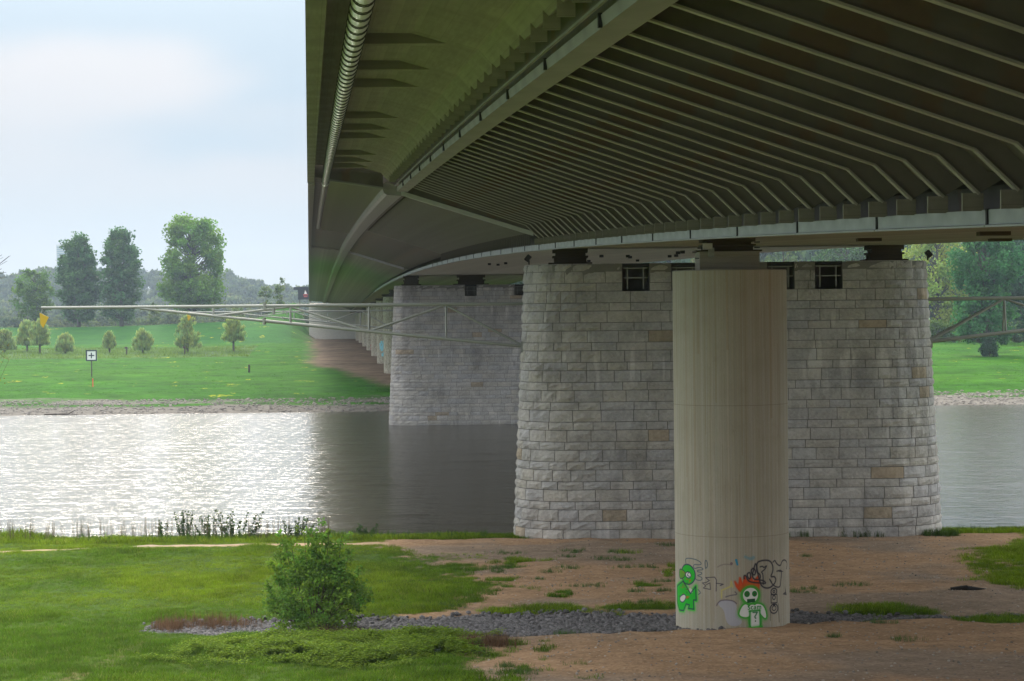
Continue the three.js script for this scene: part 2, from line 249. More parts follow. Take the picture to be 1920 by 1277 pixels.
  const putRib = (d, web, fl, ends, mm) => { const o = add('cross_rib', web, mm || M.steelSkin); o.position.set(axisX(d), EYE + hh(d), -d); mesh('rib_flange', fl, M.rib, o); if (ends) { mesh('end_plate', plR, M.concrete, o); mesh('end_plate', plL, M.concrete, o); } };
  for (let k = 0; k < 44; k++) putRib(67.6 - 1.3 * k, ribGeo, ribFl, true);
  // river span: left shelf, wide flange, straight ribbed skin
  add('splice_plate', sweep([[3.1, 1.84], [7.42, 0.46], [7.42, 0.6], [3.1, 1.98]], P1 - 0.3, P1 - 0.05, 1), M.white);
  add('splice_wall', sweep([[3.1, 1.98], [7.5, 0.6], [7.8, 0.9], [7.8, 2.9], [3.1, 2.9]], P1 - 0.24, P1 - 0.06, 1), M.steelSkin);
  add('splice_plate', sweep([[0.7, 2.34], [2.6, 2.04], [2.6, 2.1], [0.7, 2.4]], P1 - 0.3, P1 - 0.1, 1), M.flange);
  add('shelf_skin', sweep([[0.26, 2.47], [2.5, 2.12], [2.5, 2.95], [0.26, 2.95]], P1 - 0.2, P2, 3), M.steelSkin);
  add('lower_flange', sweep([[2.45, 2.16], [2.52, 1.93], [2.62, 1.86], [3.1, 1.82], [3.1, 2.1], [2.6, 2.3]], P1 - 0.1, END, 2.5), M.flange);
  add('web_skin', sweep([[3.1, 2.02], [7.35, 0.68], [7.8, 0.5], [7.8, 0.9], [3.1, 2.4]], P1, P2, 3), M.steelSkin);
  const mw = [[3.35, 1.86], [7.36, 0.56], [7.36, 0.17], [7.41, 0.17], [7.41, 0.72], [3.35, 2.0]], mf = [[3.35, 1.85], [7.36, 0.55], [7.36, 0.565], [3.35, 1.865]];
  const mG = sweep(mw, 0, 0.02, 1, true), mF = sweep(mf, -0.04, 0.06, 1, true);
  for (let k = 0; k < 72; k++) putRib(P1 + 0.7 + 0.66 * k, mG, mF, false);
  const fine = []; for (let k = 0; k < 90; k++) { const d = P1 + 0.6 + 0.66 * k; fine.push(sweep([[0.75, 2.36], [2.48, 2.06], [2.48, 2.16], [0.75, 2.45]], d, d + 0.05, 1)); }
  add('shelf_ribs', merge(fine), M.rib).userData.kind = 'stuff';
  add('splice_plate', sweep([[3.1, 1.86], [7.42, 0.5], [7.42, 0.66], [3.1, 2.02]], P2 - 0.1, P2 + 0.25, 1), M.white);
  add('shelf_skin', sweep([[0.26, 2.3], [2.5, 2.05], [2.5, 2.95], [0.26, 2.95]], P2, END, 4), M.concrete);
  add('web_skin', sweep([[3.1, 2.0], [7.35, 0.66], [7.8, 0.5], [7.8, 0.9], [3.1, 2.4]], P2 + 0.25, END, 4), M.concrete);
  for (let i = 0; i < 16; i++) { const q = B(rr(10, 18), -0.002, rr(78, 130)); add('drain_spout', new THREE.CylinderGeometry(0.09, 0.09, 0.12, 8).translate(q.x, q.y - 0.03, q.z), M.black); }
  for (const [X, d] of [[13, 49.5], [17.5, 54], [12.2, 38]]) { const q = B(X, 0, d); add('cable_box', box(0.55, 0.07, 0.3, q.x, q.y - 0.02, q.z), M.bearing); }
}
{ // drain pipe under the cantilever
  const curve = (a, b) => new THREE.CatmullRomCurve3(Array.from({ length: 24 }, (_, i) => { const d = a + (b - a) * i / 23; return B(0.61, 2.42, d); }));
  const p = thing('drain_pipe', 'pale metal drain pipe with dark couplings hung under the deck edge', 'pipe');
  mesh('pipe_run', new THREE.TubeGeometry(curve(-8, 74), 120, 0.125, 16), M.pipe, p);
  mesh('pipe_run', new THREE.TubeGeometry(curve(74, 128), 60, 0.11, 12), M.flange, p);
  const a = new THREE.CylinderGeometry(0.133, 0.133, 0.035, 18).rotateX(Math.PI / 2), ring = merge([a.clone().translate(0, 0, 0.06), a.clone().translate(0, 0, -0.06)]);
  for (let d = 12; d < 73; d += 0.72) { const r = mesh('pipe_coupling', ring, M.ring, p); r.position.copy(B(0.61, 2.42, d)); r.rotation.y = 0.095; }
}

// ---------------------------------------------------------------- stone piers
const pierTex = dataTex(2048, 1024, (i, j, o) => { const x = i / 2048 * 24, y = j / 1024 * 12; const n = fbm(x * 2.2, y * 2.2, 4), f = fbm(x * 14, y * 14, 2), sp = h2(i, j);
  let v = 0.74 + 0.36 * (n - 0.5) + 0.22 * (f - 0.5) + 0.12 * (sp - 0.5);
  const drip = smooth(0.58, 0.76, fbm(x * 3.4, y * 0.55 + 20, 3)) * smooth(0.45, 0.65, fbm(x * 0.4 + 8, y * 0.5, 2));
  const dark = smooth(0.6, 0.8, fbm(x * 1.3 + 30, y * 0.35, 3)); v *= 1 - 0.24 * dark; v += 0.24 * drip;
  o[0] = v; o[1] = v * 0.99; o[2] = v * (0.96 + 0.05 * fbm(x, y + 9, 2)); });
const tones = [[0.58, 0.56, 0.53], [0.56, 0.545, 0.52], [0.61, 0.59, 0.555], [0.545, 0.535, 0.52], [0.58, 0.555, 0.51], [0.55, 0.545, 0.545]];
const stoneMats = tones.map(t => mat(...t, { map: pierTex, bumpMap: rep(grainB, 20, 10), bumpScale: 0.02 }));
const ochreMats = [mat(0.48, 0.41, 0.31, { map: pierTex, bumpMap: rep(grainB, 20, 10), bumpScale: 0.02 }), mat(0.54, 0.45, 0.34, { map: pierTex })];
const mortar = mat(0.27, 0.26, 0.24, { map: gTex(grain, 2) });
function stonePier(label, cx, cz, y0, top, half, rad, windows, front, nu, nv, keep) {
  const g = thing('stone_pier', label, 'bridge pier', [cx, y0, cz]);
  const H = top - y0, off = y => 0.05 * (H - y), R = rad + 0.25, F = half - rad, arc = Math.PI * R, U = [-arc / 2 - F, arc / 2 + F];
  // u = 0 in the middle of the front; the round ends follow on both sides, then the back
  const S = (u, y, out) => { const o = off(y) + out; const s = Math.sign(u) || 1, a = Math.abs(u);
    if (a <= F) return [u, y, rad + o]; if (a <= F + arc) { const t = (a - F) / R; return [s * (F + Math.sin(t) * (rad + o)), y, Math.cos(t) * (rad + o)]; } return [s * (F - (a - F - arc)), y, -rad - o]; };
  const END_U = F + arc + F;
  const core = (ya, yb, segs) => { const pos = [], N = 56; const ring = y => Array.from({ length: N }, (_, i) => S(-END_U + 2 * END_U * i / N, y, -0.022)); const a = ring(ya), b = ring(yb);
    for (let i = 0; i < N; i++) { const k = (i + 1) % N; pos.push(...a[i], ...a[k], ...b[k], ...a[i], ...b[k], ...b[i], ...b[i], ...b[k], 0, yb, 0); } return rawGeo(pos, null, pos.flatMap((_, i) => i % 3 ? [] : [pos[i], pos[i + 1]])); };
  const heights = []; { let s = 0, k = 0; while (s < H - 0.05) { const t = Math.min(k % 2 ? 0.262 : 0.375, H - s); heights.push(t < 0.12 ? 0 : t); s += t; k++; } }
  const nC = heights.filter(t => t > 0).length; const scaleH = H / heights.filter(t => t > 0).reduce((a, b) => a + b, 0);
  let y = 0; const ys = [0]; for (let i = 0; i < nC; i++) { y += heights[i] * scaleH; ys.push(y); }
  const winBase = ys[nC - 3];
  mesh('mortar_core', core(-0.6, winBase - 0.01), mortar, g);
  // upper core between the openings
  const cuts = [-F - rad - 0.4, ...windows.flatMap(w => [w - 0.44, w + 0.44]), F + rad + 0.4];
  for (let i = 0; i < cuts.length; i += 2) { const sh = []; const a = cuts[i], b = cuts[i + 1]; const pts = []; const o = -0.022;
    for (let k = 0; k <= 60; k++) { const u = -END_U + 2 * END_U * k / 60, p = S(u, winBase, o); pts.push([clamp(p[0], a, b), p[2]]); }
    const clean = pts.filter((p, k) => !k || Math.hypot(p[0] - pts[k - 1][0], p[1] - pts[k - 1][1]) > 0.004);
    const s = new THREE.Shape(clean.map(p => new THREE.Vector2(p[0], -p[1]))); const e = new THREE.ExtrudeGeometry(s, { depth: H - winBase - 0.02, bevelEnabled: false }); e.rotateX(-Math.PI / 2); e.translate(0, winBase - 0.01, 0); mesh('mortar_core', e, mortar, g); }
  for (const w of windows) { const zf = rad + off(winBase) - 0.12, hgt = H - winBase;
    const o = mesh('window_opening', box(0.9, hgt, 0.1, w, winBase + hgt / 2, zf - 1.1), mortar, g);
    mesh('lintel', box(0.9, 0.11, 0.9, w, H - 0.07, zf - 0.4), M.black, o);
    const bars = [box(0.035, hgt - 0.2, 0.03, w - 0.27, winBase + hgt / 2 - 0.04, zf), box(0.035, hgt - 0.2, 0.03, w + 0.25, winBase + hgt / 2 - 0.04, zf), box(0.8, 0.035, 0.03, w, winBase + hgt * 0.47, zf + 0.001), box(0.8, 0.035, 0.03, w, H - 0.17, zf + 0.001)];
    for (const b of bars) mesh('grille_bar', b, M.boom, o); }
  const list = [];
  for (let c = 0; c < nC; c++) { const ya = ys[c] + 0.011, yb = ys[c + 1] - 0.011; let u = -END_U + 0.2 + (c % 2) * 0.45 + rr(0, 0.2); const tall = heights[c] > 0.3; const u0 = u; const last = u0 + 2 * END_U;
    let guard = 0; while (u < last - 0.3 && guard++ < 200) { const curved = Math.abs(u) > F - 0.3 && Math.abs(u) < F + arc; let w = curved ? rr(0.55, 0.95) : rr(0.62, 1.12); if (last - u - w < 0.4) w = last - u;
      let a = u + 0.011, b = u + w - 0.011; const spans = [[a, b]];
      if (c >= nC - 3) for (const wd of windows) for (let i = spans.length - 1; i >= 0; i--) { const [p, q] = spans[i], L = wd - 0.45, Rr = wd + 0.45; if (q <= L || p >= Rr) continue; spans.splice(i, 1); if (L - p > 0.12) spans.push([p, L]); if (q - Rr > 0.12) spans.push([Rr, q]); }
      for (const [p, q] of spans) { const m = (p + q) / 2; const seen = m > -F - arc * 0.56 && m < F + arc * 0.56; list.push({ p, q, ya, yb, curved, seen, hid: front && m > front[0] && m < front[1], area: (q - p) * (yb - ya) }); }
      u += w; } }
  const geoOf = (b, NU, NV) => { const pos = [], uv = [], idx = []; const rough = b.curved ? 0.05 : 0.018, base = rr(0, 0.01);
    for (let j = -1; j <= NV + 1; j++) for (let i = -1; i <= NU + 1; i++) { const ii = clamp(i, 0, NU), jj = clamp(j, 0, NV); const u = b.p + (b.q - b.p) * ii / NU, yy = b.ya + (b.yb - b.ya) * jj / NV;
      const rim = i < 0 || j < 0 || i > NU || j > NV; const edge = ii === 0 || jj === 0 || ii === NU || jj === NV; const q = S(u, yy, rim ? -0.06 : edge ? base : base + 0.004 + rough * rnd()); pos.push(...q); uv.push(u / 24 + 0.5, yy / 12); }
    const n = NU + 3; for (let j = 0; j < NV + 2; j++) for (let i = 0; i < NU + 2; i++) { const a = j * n + i; idx.push(a, a + 1, a + n + 1, a, a + n + 1, a + n); }
    let ge = new THREE.BufferGeometry(); ge.setAttribute('position', new THREE.Float32BufferAttribute(pos, 3)); ge.setAttribute('uv', new THREE.Float32BufferAttribute(uv, 2)); ge.setIndex(idx); ge = ge.toNonIndexed(); ge.computeVertexNormals(); return ge; };
  const seen = list.filter(b => b.seen && !b.hid).sort((a, b) => b.area - a.area), parts = new Set(seen.slice(0, keep)); const rest = tones.map(() => []);
  for (const b of list) { const k = Math.floor(rnd() * tones.length), oc = rnd() < 0.045 ? ochreMats[Math.floor(rnd() * 2)] : null; const ge = geoOf(b, b.seen ? nu : 1, b.seen ? nv : 1); if (parts.has(b)) mesh('stone_block', ge, oc || stoneMats[k], g); else rest[k].push(ge); }
  rest.forEach((r, k) => { if (r.length) mesh('stone_block_courses', mergeGeometries(r), stoneMats[k], g).userData.kind = 'stuff'; });
  return g;
}
const PX = 7.07;
stonePier('granite block pier with barred openings standing at the near water edge behind the painted column', PX, -70.7, -0.02, 8.95, 6.62, 1.6, [-3.04, -1.45, 1.65, 3.2], [-1.65, 1.6], 4, 3, 300);
stonePier('pale granite block pier standing in the river by the far bank', PX - 9.55, -166, WATER - 0.3, 9.55, 6.62, 1.6, [-0.65, 3.2], [3.2, 9], 3, 2, 300);

function bearing(label, x, y, z, top, w, plinth) {
  const g = thing('bridge_bearing', label, 'bearing', [x, y, z], 'bridge bearings'); let h = top - y;
  if (plinth) { mesh('plinth', box(plinth[0], plinth[1], 1.2, 0, plinth[1] / 2, 0), M.concrete, g); }
  const b = plinth ? plinth[1] : 0, r = h - b;
  mesh('base_plate', box(w * 1.25, r * 0.12, 1.0, 0, b + r * 0.06, 0), M.bearing, g);
  mesh('pot', box(w * 0.92, r * 0.3, 0.85, 0, b + r * 0.27, 0), M.bearing, g);
  mesh('sliding_plate', box(w * 1.02, r * 0.12, 0.95, 0, b + r * 0.48, 0), M.bearing, g);
  mesh('guide_plate', box(w * 0.84, r * 0.22, 0.9, 0, b + r * 0.65, 0), M.bearing, g);
  mesh('top_plate', box(w, r * 0.26, 1.0, 0, b + r * 0.87, 0), M.bearing, g);
  return g;
}
const soffY = d => EYE + hh(d) + 0.02;
bearing('dark steel bearing on the near granite pier, beside the lamp at the long boom', 1.95, 8.95, -70.7, soffY(70.7), 1.15);
bearing('dark steel bearing on the near granite pier, beside the lamp at the short boom', 12.35, 8.95, -70.7, soffY(70.7), 1.15);
bearing('dark steel bearing on the far granite pier at its rounded end', PX - 9.55 - 5.3, 9.55, -166, soffY(166), 1.2);
bearing('wide dark steel bearing on the far granite pier above its opening', PX - 9.55 - 0.65, 9.55, -166, soffY(166), 2.2);
const colB = bearing('dark steel bearing on a concrete plinth on the painted column', 4.75, 8.25, -47, soffY(47), 1.15, [1.3, 0.42]);
mesh('junction_box', box(0.2, 0.13, 0.15, -0.48, 0.53, 0.62), M.white, colB); mesh('bracket', box(0.12, 0.2, 0.12, -0.4, 0.4, 0.62), M.boom, colB);
for (const [y, dx] of [[0.5, -0.62], [0.43, -0.66], [0.28, -0.68], [0.62, 0.62], [0.5, 0.62]]) mesh('anchor_bolt', box(0.12, 0.022, 0.03, dx, y, 0.4), M.black, colB);

// ---------------------------------------------------------------- painted column
const GR = {
  hair: [[-0.07,1.06],[0.01,0.96],[0.04,1.14],[0.1,0.97],[0.14,1.17],[0.19,1.05],[0.28,1.15],[0.33,1.04],[0.45,1.17],[0.47,1.02],[0.46,0.85],[0.3,0.95],[0.11,0.92],[0.04,0.85],[-0.04,0.96]],
  armL: [[0.13,0.58],[0.04,0.46],[0.01,0.32],[0.21,0.28],[0.25,0.37],[0.23,0.54]],
  armR: [[0.37,0.58],[0.56,0.54],[0.64,0.36],[0.64,0.23],[0.55,0.29],[0.48,0.39],[0.37,0.46]],
  torso: [[0.23,0.56],[0.39,0.55],[0.48,0.4],[0.5,0.05],[0.25,0.03],[0.24,0.41]],
  beak: [[-1.46,1.25],[-1.6,1.24],[-1.59,1.01],[-1.32,1.09],[-1.32,1.21]],
  neck: [[-1.41,0.99],[-1.28,1],[-1.28,0.86],[-1.48,0.85]],
  lower: [[-1.75,0.84],[-1.41,0.99],[-1.29,0.9],[-1.14,0.75],[-0.98,0.92],[-0.97,0.62],[-1.05,0.62],[-1.04,0.42],[-1.21,0.42],[-1.18,0.5],[-1.29,0.51],[-1.4,0.35],[-1.6,0.34],[-1.74,0.48]],
  lowhole: [[-1.58,0.63],[-1.35,0.73],[-1.28,0.65],[-1.41,0.52],[-1.56,0.54]],
  lowhole2: [[-1.21,0.87],[-1.09,0.86],[-1.07,0.77],[-1.14,0.76]],
  loop: [[-1.29,1.41],[-1.32,1.48],[-1.21,1.52],[-0.98,1.51],[-0.84,1.46],[-0.82,1.41],[-0.9,1.39],[-1.04,1.4],[-1.03,1.29],[-0.88,1.35],[-0.77,1.32],[-0.8,1.29],[-0.92,1.28],[-0.94,1.24],[-0.81,1.24],[-0.82,1.19],[-0.96,1.16],[-0.8,1.13],[-0.82,1.06],[-0.98,1.06],[-0.99,1.12]],
  loop2: [[-0.72,1.33],[-0.74,1.45],[-0.71,1.52],[-0.67,1.45],[-0.68,1.35],[-0.72,1.33]],
  sm1: [[-0.72,1.13],[-0.51,1.15],[-0.47,1.09],[-0.48,0.85]],
  sm2: [[-0.71,1.12],[-0.63,1.07],[-0.72,1.02],[-0.8,1.01],[-0.72,0.95],[-0.78,0.9],[-0.61,0.88],[-0.62,1.02],[-0.7,0.98]],
  sm3: [[-0.47,1.02],[-0.37,1.01],[-0.32,1],[-0.39,0.97],[-0.34,1.01]],
  tri: [[-0.92,0.86],[-0.83,0.8],[-0.91,0.75]],
  big1: [[0.39,1.45],[0.54,1.5],[0.74,1.49],[0.84,1.39],[0.85,1.24],[0.76,1.12],[0.9,1.13],[0.95,1.03],[0.83,0.92],[0.68,0.88],[0.54,0.93],[0.48,1.05]],
  big2: [[0.36,1.37],[0.39,1.45],[0.42,1.38],[0.41,1.25],[0.5,1.2],[0.5,1.1],[0.39,1.08],[0.3,1.15]],
  big3: [[0.3,1.22],[0.28,1.3],[0.34,1.35],[0.39,1.28],[0.37,1.18]],
  big4: [[0.21,1.14],[0.19,1.22],[0.25,1.26],[0.28,1.2],[0.26,1.1]],
  big5: [[0.13,1.12],[0.12,1.19],[0.17,1.19],[0.21,1.07],[0.33,1.03],[0.54,1.01],[0.65,0.99],[0.59,1.06],[0.48,1.08]],
  big6: [[0.5,1.36],[0.56,1.38],[0.59,1.33],[0.68,1.39],[0.61,1.29],[0.52,1.25],[0.57,1.21],[0.57,0.98]],
  big7: [[0.85,1.44],[0.91,1.49],[0.95,1.4],[1.11,1.32],[1.18,1.45],[1.36,1.44],[1.48,1.34],[1.41,1.24]],
  big8: [[0.97,1.23],[1.18,1.27],[1.11,0.99],[1.08,0.86],[0.85,0.92],[0.72,1.11],[0.8,1.01]],
  big9: [[1,1.21],[1.14,1.24],[1.24,1.19],[1.03,1.21],[1.19,1.29]],
  star: [[1.03,0.76],[1.32,0.75],[1.3,0.88],[1.41,0.66],[1.18,0.71],[1.32,0.75]],
  sq: [[0.78,0.74],[0.78,0.56],[0.97,0.55],[0.97,0.73]],
  drip1: [[0.76,0.36],[0.75,0.18]], drip2: [[1.01,0.52],[1.04,0.12]],
  grey: [[-0.44,0.62],[-0.29,0.67],[-0.04,0.63],[-0.04,0.36],[0.09,0.23],[0.03,0.11],[-0.17,0.1],[-0.27,0.2],[-0.31,0.46],[-0.42,0.53]],
  greyline: [[-0.47,0.54],[-0.43,0.64],[-0.27,0.67],[-0.11,0.65],[-0.04,0.59]], greyline2: [[-0.27,0.73],[-0.17,0.77],[-0.01,0.78],[-0.07,0.84]],
  arc: [[-0.44,1.37],[-0.39,1.41],[-0.24,1.44],[-0.14,1.42]], yel: [[-0.36,0.71],[-0.36,0.87],[-0.29,0.9],[-0.16,0.96],[-0.15,1.07],[-0.12,0.94]],
  cy: [[-0.07,1.54],[-0.02,1.55],[0.01,1.41],[-0.03,1.41]], blue: [[0.16,1.59],[0.3,1.52],[0.37,1.59],[0.26,1.54]], Q: [[0.32,0.39],[0.42,0.39],[0.36,0.29],[0.38,0.26]],
};
function columnCanvas(W, H, circ, height, paint) {
  const c = document.createElement('canvas'); c.width = W; c.height = H; const x = c.getContext('2d');
  x.fillStyle = 'rgb(176,168,149)'; x.fillRect(0, 0, W, H);
  const bw = W / 150; for (let i = 0; i < 150; i++) { const t = 164 + 14 * h2(i, 3), w = h2(i, 9); x.fillStyle = `rgba(${t | 0},${(t - 4 - 4 * w) | 0},${(t - 17 - 10 * w) | 0},0.6)`; x.fillRect(i * bw, 0, bw, H); x.fillStyle = `rgba(95,88,72,${0.05 + 0.16 * h2(i, 4)})`; x.fillRect(i * bw, 0, Math.max(1, W / 1400), H); }
  for (let i = 0; i < 900; i++) { const sx = rnd() * W, sy = rnd() * H, l = (0.05 + rnd() * 0.5) * H, dk = rnd() < 0.5; x.fillStyle = dk ? `rgba(110,98,70,${0.03 + 0.07 * rnd()})` : `rgba(228,222,208,${0.03 + 0.07 * rnd()})`; x.fillRect(sx, sy, (0.001 + 0.004 * rnd()) * W, l); }
  for (let i = 0; i < 220; i++) { const sx = rnd() * W, sy = rnd() * H, q = (0.01 + 0.05 * rnd()) * W, dk = rnd() < 0.55; const gr = x.createRadialGradient(sx, sy, 0, sx, sy, q); gr.addColorStop(0, dk ? 'rgba(120,108,82,0.10)' : 'rgba(214,208,194,0.10)'); gr.addColorStop(1, 'rgba(150,140,115,0)'); x.fillStyle = gr; x.fillRect(sx - q, sy - q, 2 * q, 2 * q); }
  for (const hj of [0.37, 0.73]) { x.fillStyle = 'rgba(90,84,68,0.35)'; x.fillRect(0, hj * H, W, Math.max(1, H / 700)); }
  for (let i = 0; i < 26; i++) { const sx = rnd() * W, l = (0.2 + 0.5 * rnd()) * H; x.fillStyle = `rgba(130,92,45,${0.05 + 0.1 * rnd()})`; x.fillRect(sx, 0, (0.002 + 0.006 * rnd()) * W, l); }
  for (let i = 0; i < 26000; i++) { const v = rnd() < 0.5 ? 90 : 235; x.fillStyle = `rgba(${v},${v},${v - 12},0.13)`; x.fillRect(rnd() * W, rnd() * H, 2, 3 + 3 * rnd()); }
  const A = (a, h) => [W * (0.5 + a / circ), H * (1 - h / height)], k = W / circ;
  paint?.(x, A, k);
  const t = new THREE.CanvasTexture(c); t.colorSpace = THREE.SRGBColorSpace; t.wrapS = THREE.RepeatWrapping; return t;
}
const CH = 7.85;
const colTex = columnCanvas(2048, 2048, 2 * Math.PI * 1.25, CH, (x, A0, k) => {
  const A = (a, h) => A0(a, h + 0.1);
  const poly = (p, close) => { x.beginPath(); p.forEach((q, i) => { const [u, v] = A(...q); i ? x.lineTo(u, v) : x.moveTo(u, v); }); if (close) x.closePath(); };
  const curve = (p, close) => { x.beginPath(); const q = p.map(a => A(...a)); const n = q.length; if (close) { const m = [(q[n - 1][0] + q[0][0]) / 2, (q[n - 1][1] + q[0][1]) / 2]; x.moveTo(...m); for (let i = 0; i < n; i++) { const e = q[(i + 1) % n]; x.quadraticCurveTo(q[i][0], q[i][1], (q[i][0] + e[0]) / 2, (q[i][1] + e[1]) / 2); } } else { x.moveTo(...q[0]); for (let i = 1; i < n - 1; i++) x.quadraticCurveTo(q[i][0], q[i][1], (q[i][0] + q[i + 1][0]) / 2, (q[i][1] + q[i + 1][1]) / 2); x.lineTo(...q[n - 1]); } };
  const ell = (a, h, rx, ry) => { const [u, v] = A(a, h); x.beginPath(); x.ellipse(u, v, rx * k, ry * k, 0, 0, 7); };
  const line = (c, w) => { x.strokeStyle = c; x.lineJoin = x.lineCap = 'round'; for (const [m, al] of [[2.6, 0.10], [1.7, 0.22], [1, 0.85]]) { x.globalAlpha = al; x.lineWidth = w * k * m; x.stroke(); } x.globalAlpha = 1; };
  const fill = c => { x.fillStyle = c; x.fill(); };
  const NAVY = '#25304e', BLK = '#2b2830';
  curve(GR.grey, true); fill('rgba(178,180,196,0.75)'); curve(GR.greyline); line('rgba(90,80,95,0.7)', 0.02); curve(GR.greyline2); line('rgba(80,75,90,0.7)', 0.018); curve(GR.arc); line('rgba(120,110,110,0.5)', 0.02);
  ell(-0.14, 1.45, 0.03, 0.03); fill('rgba(110,85,95,0.7)'); poly(GR.yel); line('rgba(212,200,95,0.6)', 0.025); poly(GR.cy, true); fill('rgba(35,140,185,0.85)'); curve(GR.blue); line('rgba(95,150,175,0.5)', 0.05);
  for (const n of ['loop', 'loop2', 'tri']) { curve(GR[n]); line('rgba(50,75,95,0.8)', 0.014); } for (const n of ['sm1', 'sm2', 'sm3']) { poly(GR[n]); line('rgba(50,45,60,0.75)', 0.014); }
  // left piece
  const GN = '#22b52b'; poly(GR.lower, true); line('#3fc436', 0.08); fill(GN); poly(GR.neck, true); fill('#4d9a28'); ell(-1.23, 1.16, 0.24, 0.216); fill(GN); line(NAVY, 0.02); curve(GR.beak, true); fill('#5f9a26'); line(NAVY, 0.014);
  x.globalAlpha = 0.55; for (let i = 0; i < 60; i++) { const a = -1.72 + 0.55 * rnd(), h = 0.66 + 0.62 * rnd(); const [u, v] = A(a, h); x.fillStyle = ['#9a7f22', '#c4641f', '#2f7f22'][i % 3]; if (Math.hypot((a + 1.23) / 0.22, (h - 1.16) / 0.2) < 1 || (h < 0.88 && a > -1.65 && a < -1.25)) x.fillRect(u, v, 10 + 16 * rnd(), 5 + 8 * rnd()); } x.globalAlpha = 1;
  curve(GR.lowhole, true); fill('#d5d2c8'); line(NAVY, 0.016); curve(GR.lowhole2, true); fill('#c9c5ba'); poly(GR.lower, true); line(NAVY, 0.02); ell(-1.21, 1.15, 0.09, 0.066); fill('#dcdad2'); line(NAVY, 0.016); poly([[-1.2, 1.2], [-1.24, 1.14], [-1.17, 1.12]]); line(NAVY, 0.014);
  // figure
  poly(GR.hair, true); fill('#d9551f'); line('#cf4a1a', 0.03);
  for (const n of ['armL', 'armR', 'torso']) { curve(GR[n], true); line('#3fae33', 0.075); } ell(0.27, 0.76, 0.185, 0.174); line('#45ad38', 0.085);
  for (const n of ['armL', 'armR', 'torso']) { curve(GR[n], true); fill('#e4e6e2'); } poly([[0.25, 0.42], [0.25, 0.06]]); line('#2d9c30', 0.03); poly([[0.48, 0.42], [0.49, 0.06]]); line('#2d9c30', 0.03); poly([[0.22, 0.05], [0.52, 0.07]]); line('#37ad2c', 0.05);
  ell(0.27, 0.76, 0.17, 0.16); fill('#e6e7e3'); for (const [a, r] of [[0.19, 0.062], [0.36, 0.058]]) { ell(a, 0.79, r, r + 0.004); fill('#1e7a2c'); ell(a, 0.79, 0.016, 0.016); fill('#5c3a2c'); }
  poly([[0.19, 0.68], [0.37, 0.685], [0.37, 0.61], [0.19, 0.6]], true); fill('#1b5a30');
  { const [u, v] = A(0.36, 0.455); x.fillStyle = '#228a30'; x.font = `bold ${Math.round(0.13 * k)}px sans-serif`; x.textAlign = 'center'; x.fillText('Scam', u, v); } poly([[0.24, 0.42], [0.48, 0.43]]); line('#2d9c30', 0.03);
  poly(GR.Q); line('#1f6f35', 0.02); ell(0.375, 0.2, 0.015, 0.015); fill('#1f6f35');
  // right tag
  for (const n of ['big1', 'big2', 'big3', 'big4', 'big5']) { curve(GR[n], n !== 'big5'); line(BLK, 0.024); } for (const n of ['big6', 'big7', 'big8']) { curve(GR[n]); line(BLK, 0.02); } poly(GR.big9, true); fill('rgba(45,42,48,0.7)'); poly(GR.star, true); fill('rgba(58,54,56,0.8)');
  ell(0.87, 0.8, 0.09, 0.07); line(BLK, 0.022); ell(0.87, 0.8, 0.03, 0.025); line(BLK, 0.018); ell(0.87, 0.67, 0.045, 0.04); line(BLK, 0.016); poly(GR.sq, true); line(BLK, 0.016); ell(0.87, 0.43, 0.12, 0.1); line(BLK, 0.02); ell(0.87, 0.44, 0.06, 0.05); line(BLK, 0.014); ell(0.87, 0.51, 0.03, 0.03); fill(BLK); poly(GR.drip1); line('rgba(60,55,50,0.5)', 0.014); poly(GR.drip2); line('rgba(60,55,50,0.55)', 0.018);
});

function column(label, x, z, y0, top, material, group) {
  const h = top - y0, g = new THREE.CylinderGeometry(1.25, 1.25, h, 72, 1, true).translate(0, h / 2, 0);
  const t = thing('concrete_column', label, 'column', [x, y0, z], group); t.rotation.y = Math.PI;
  mesh('shaft', g, material, t); mesh('column_head', new THREE.CylinderGeometry(1.235, 1.25, 0.02, 72).translate(0, h + 0.01, 0), M.concrete, t);
  return t;
}
column('round board-marked concrete column with green and black graffiti at its foot', 4.8, -47, 0.4, 8.25, mat(1, 1, 1, { map: colTex, bumpMap: rep(grainB, 9, 3), bumpScale: 0.006 }));
const plainCol = columnCanvas(512, 512, 7.85, 7.5);
const dabs = (list) => columnCanvas(256, 256, 7.85, 7.5, (x, A, k) => { for (const [a, h, w, t, c] of list) { x.fillStyle = c; for (let i = 0; i < 14; i++) { const [u, v] = A(a + w * (rnd() - 0.5), h + t * (rnd() - 0.5)); x.fillRect(u, v, k * w * 0.35, k * t * 0.25); } } });
const colMat = t => mat(0.95, 0.95, 0.95, { map: t });
const nth = ['seventh', 'sixth', 'fifth', 'fourth', 'third', 'second', 'first'];
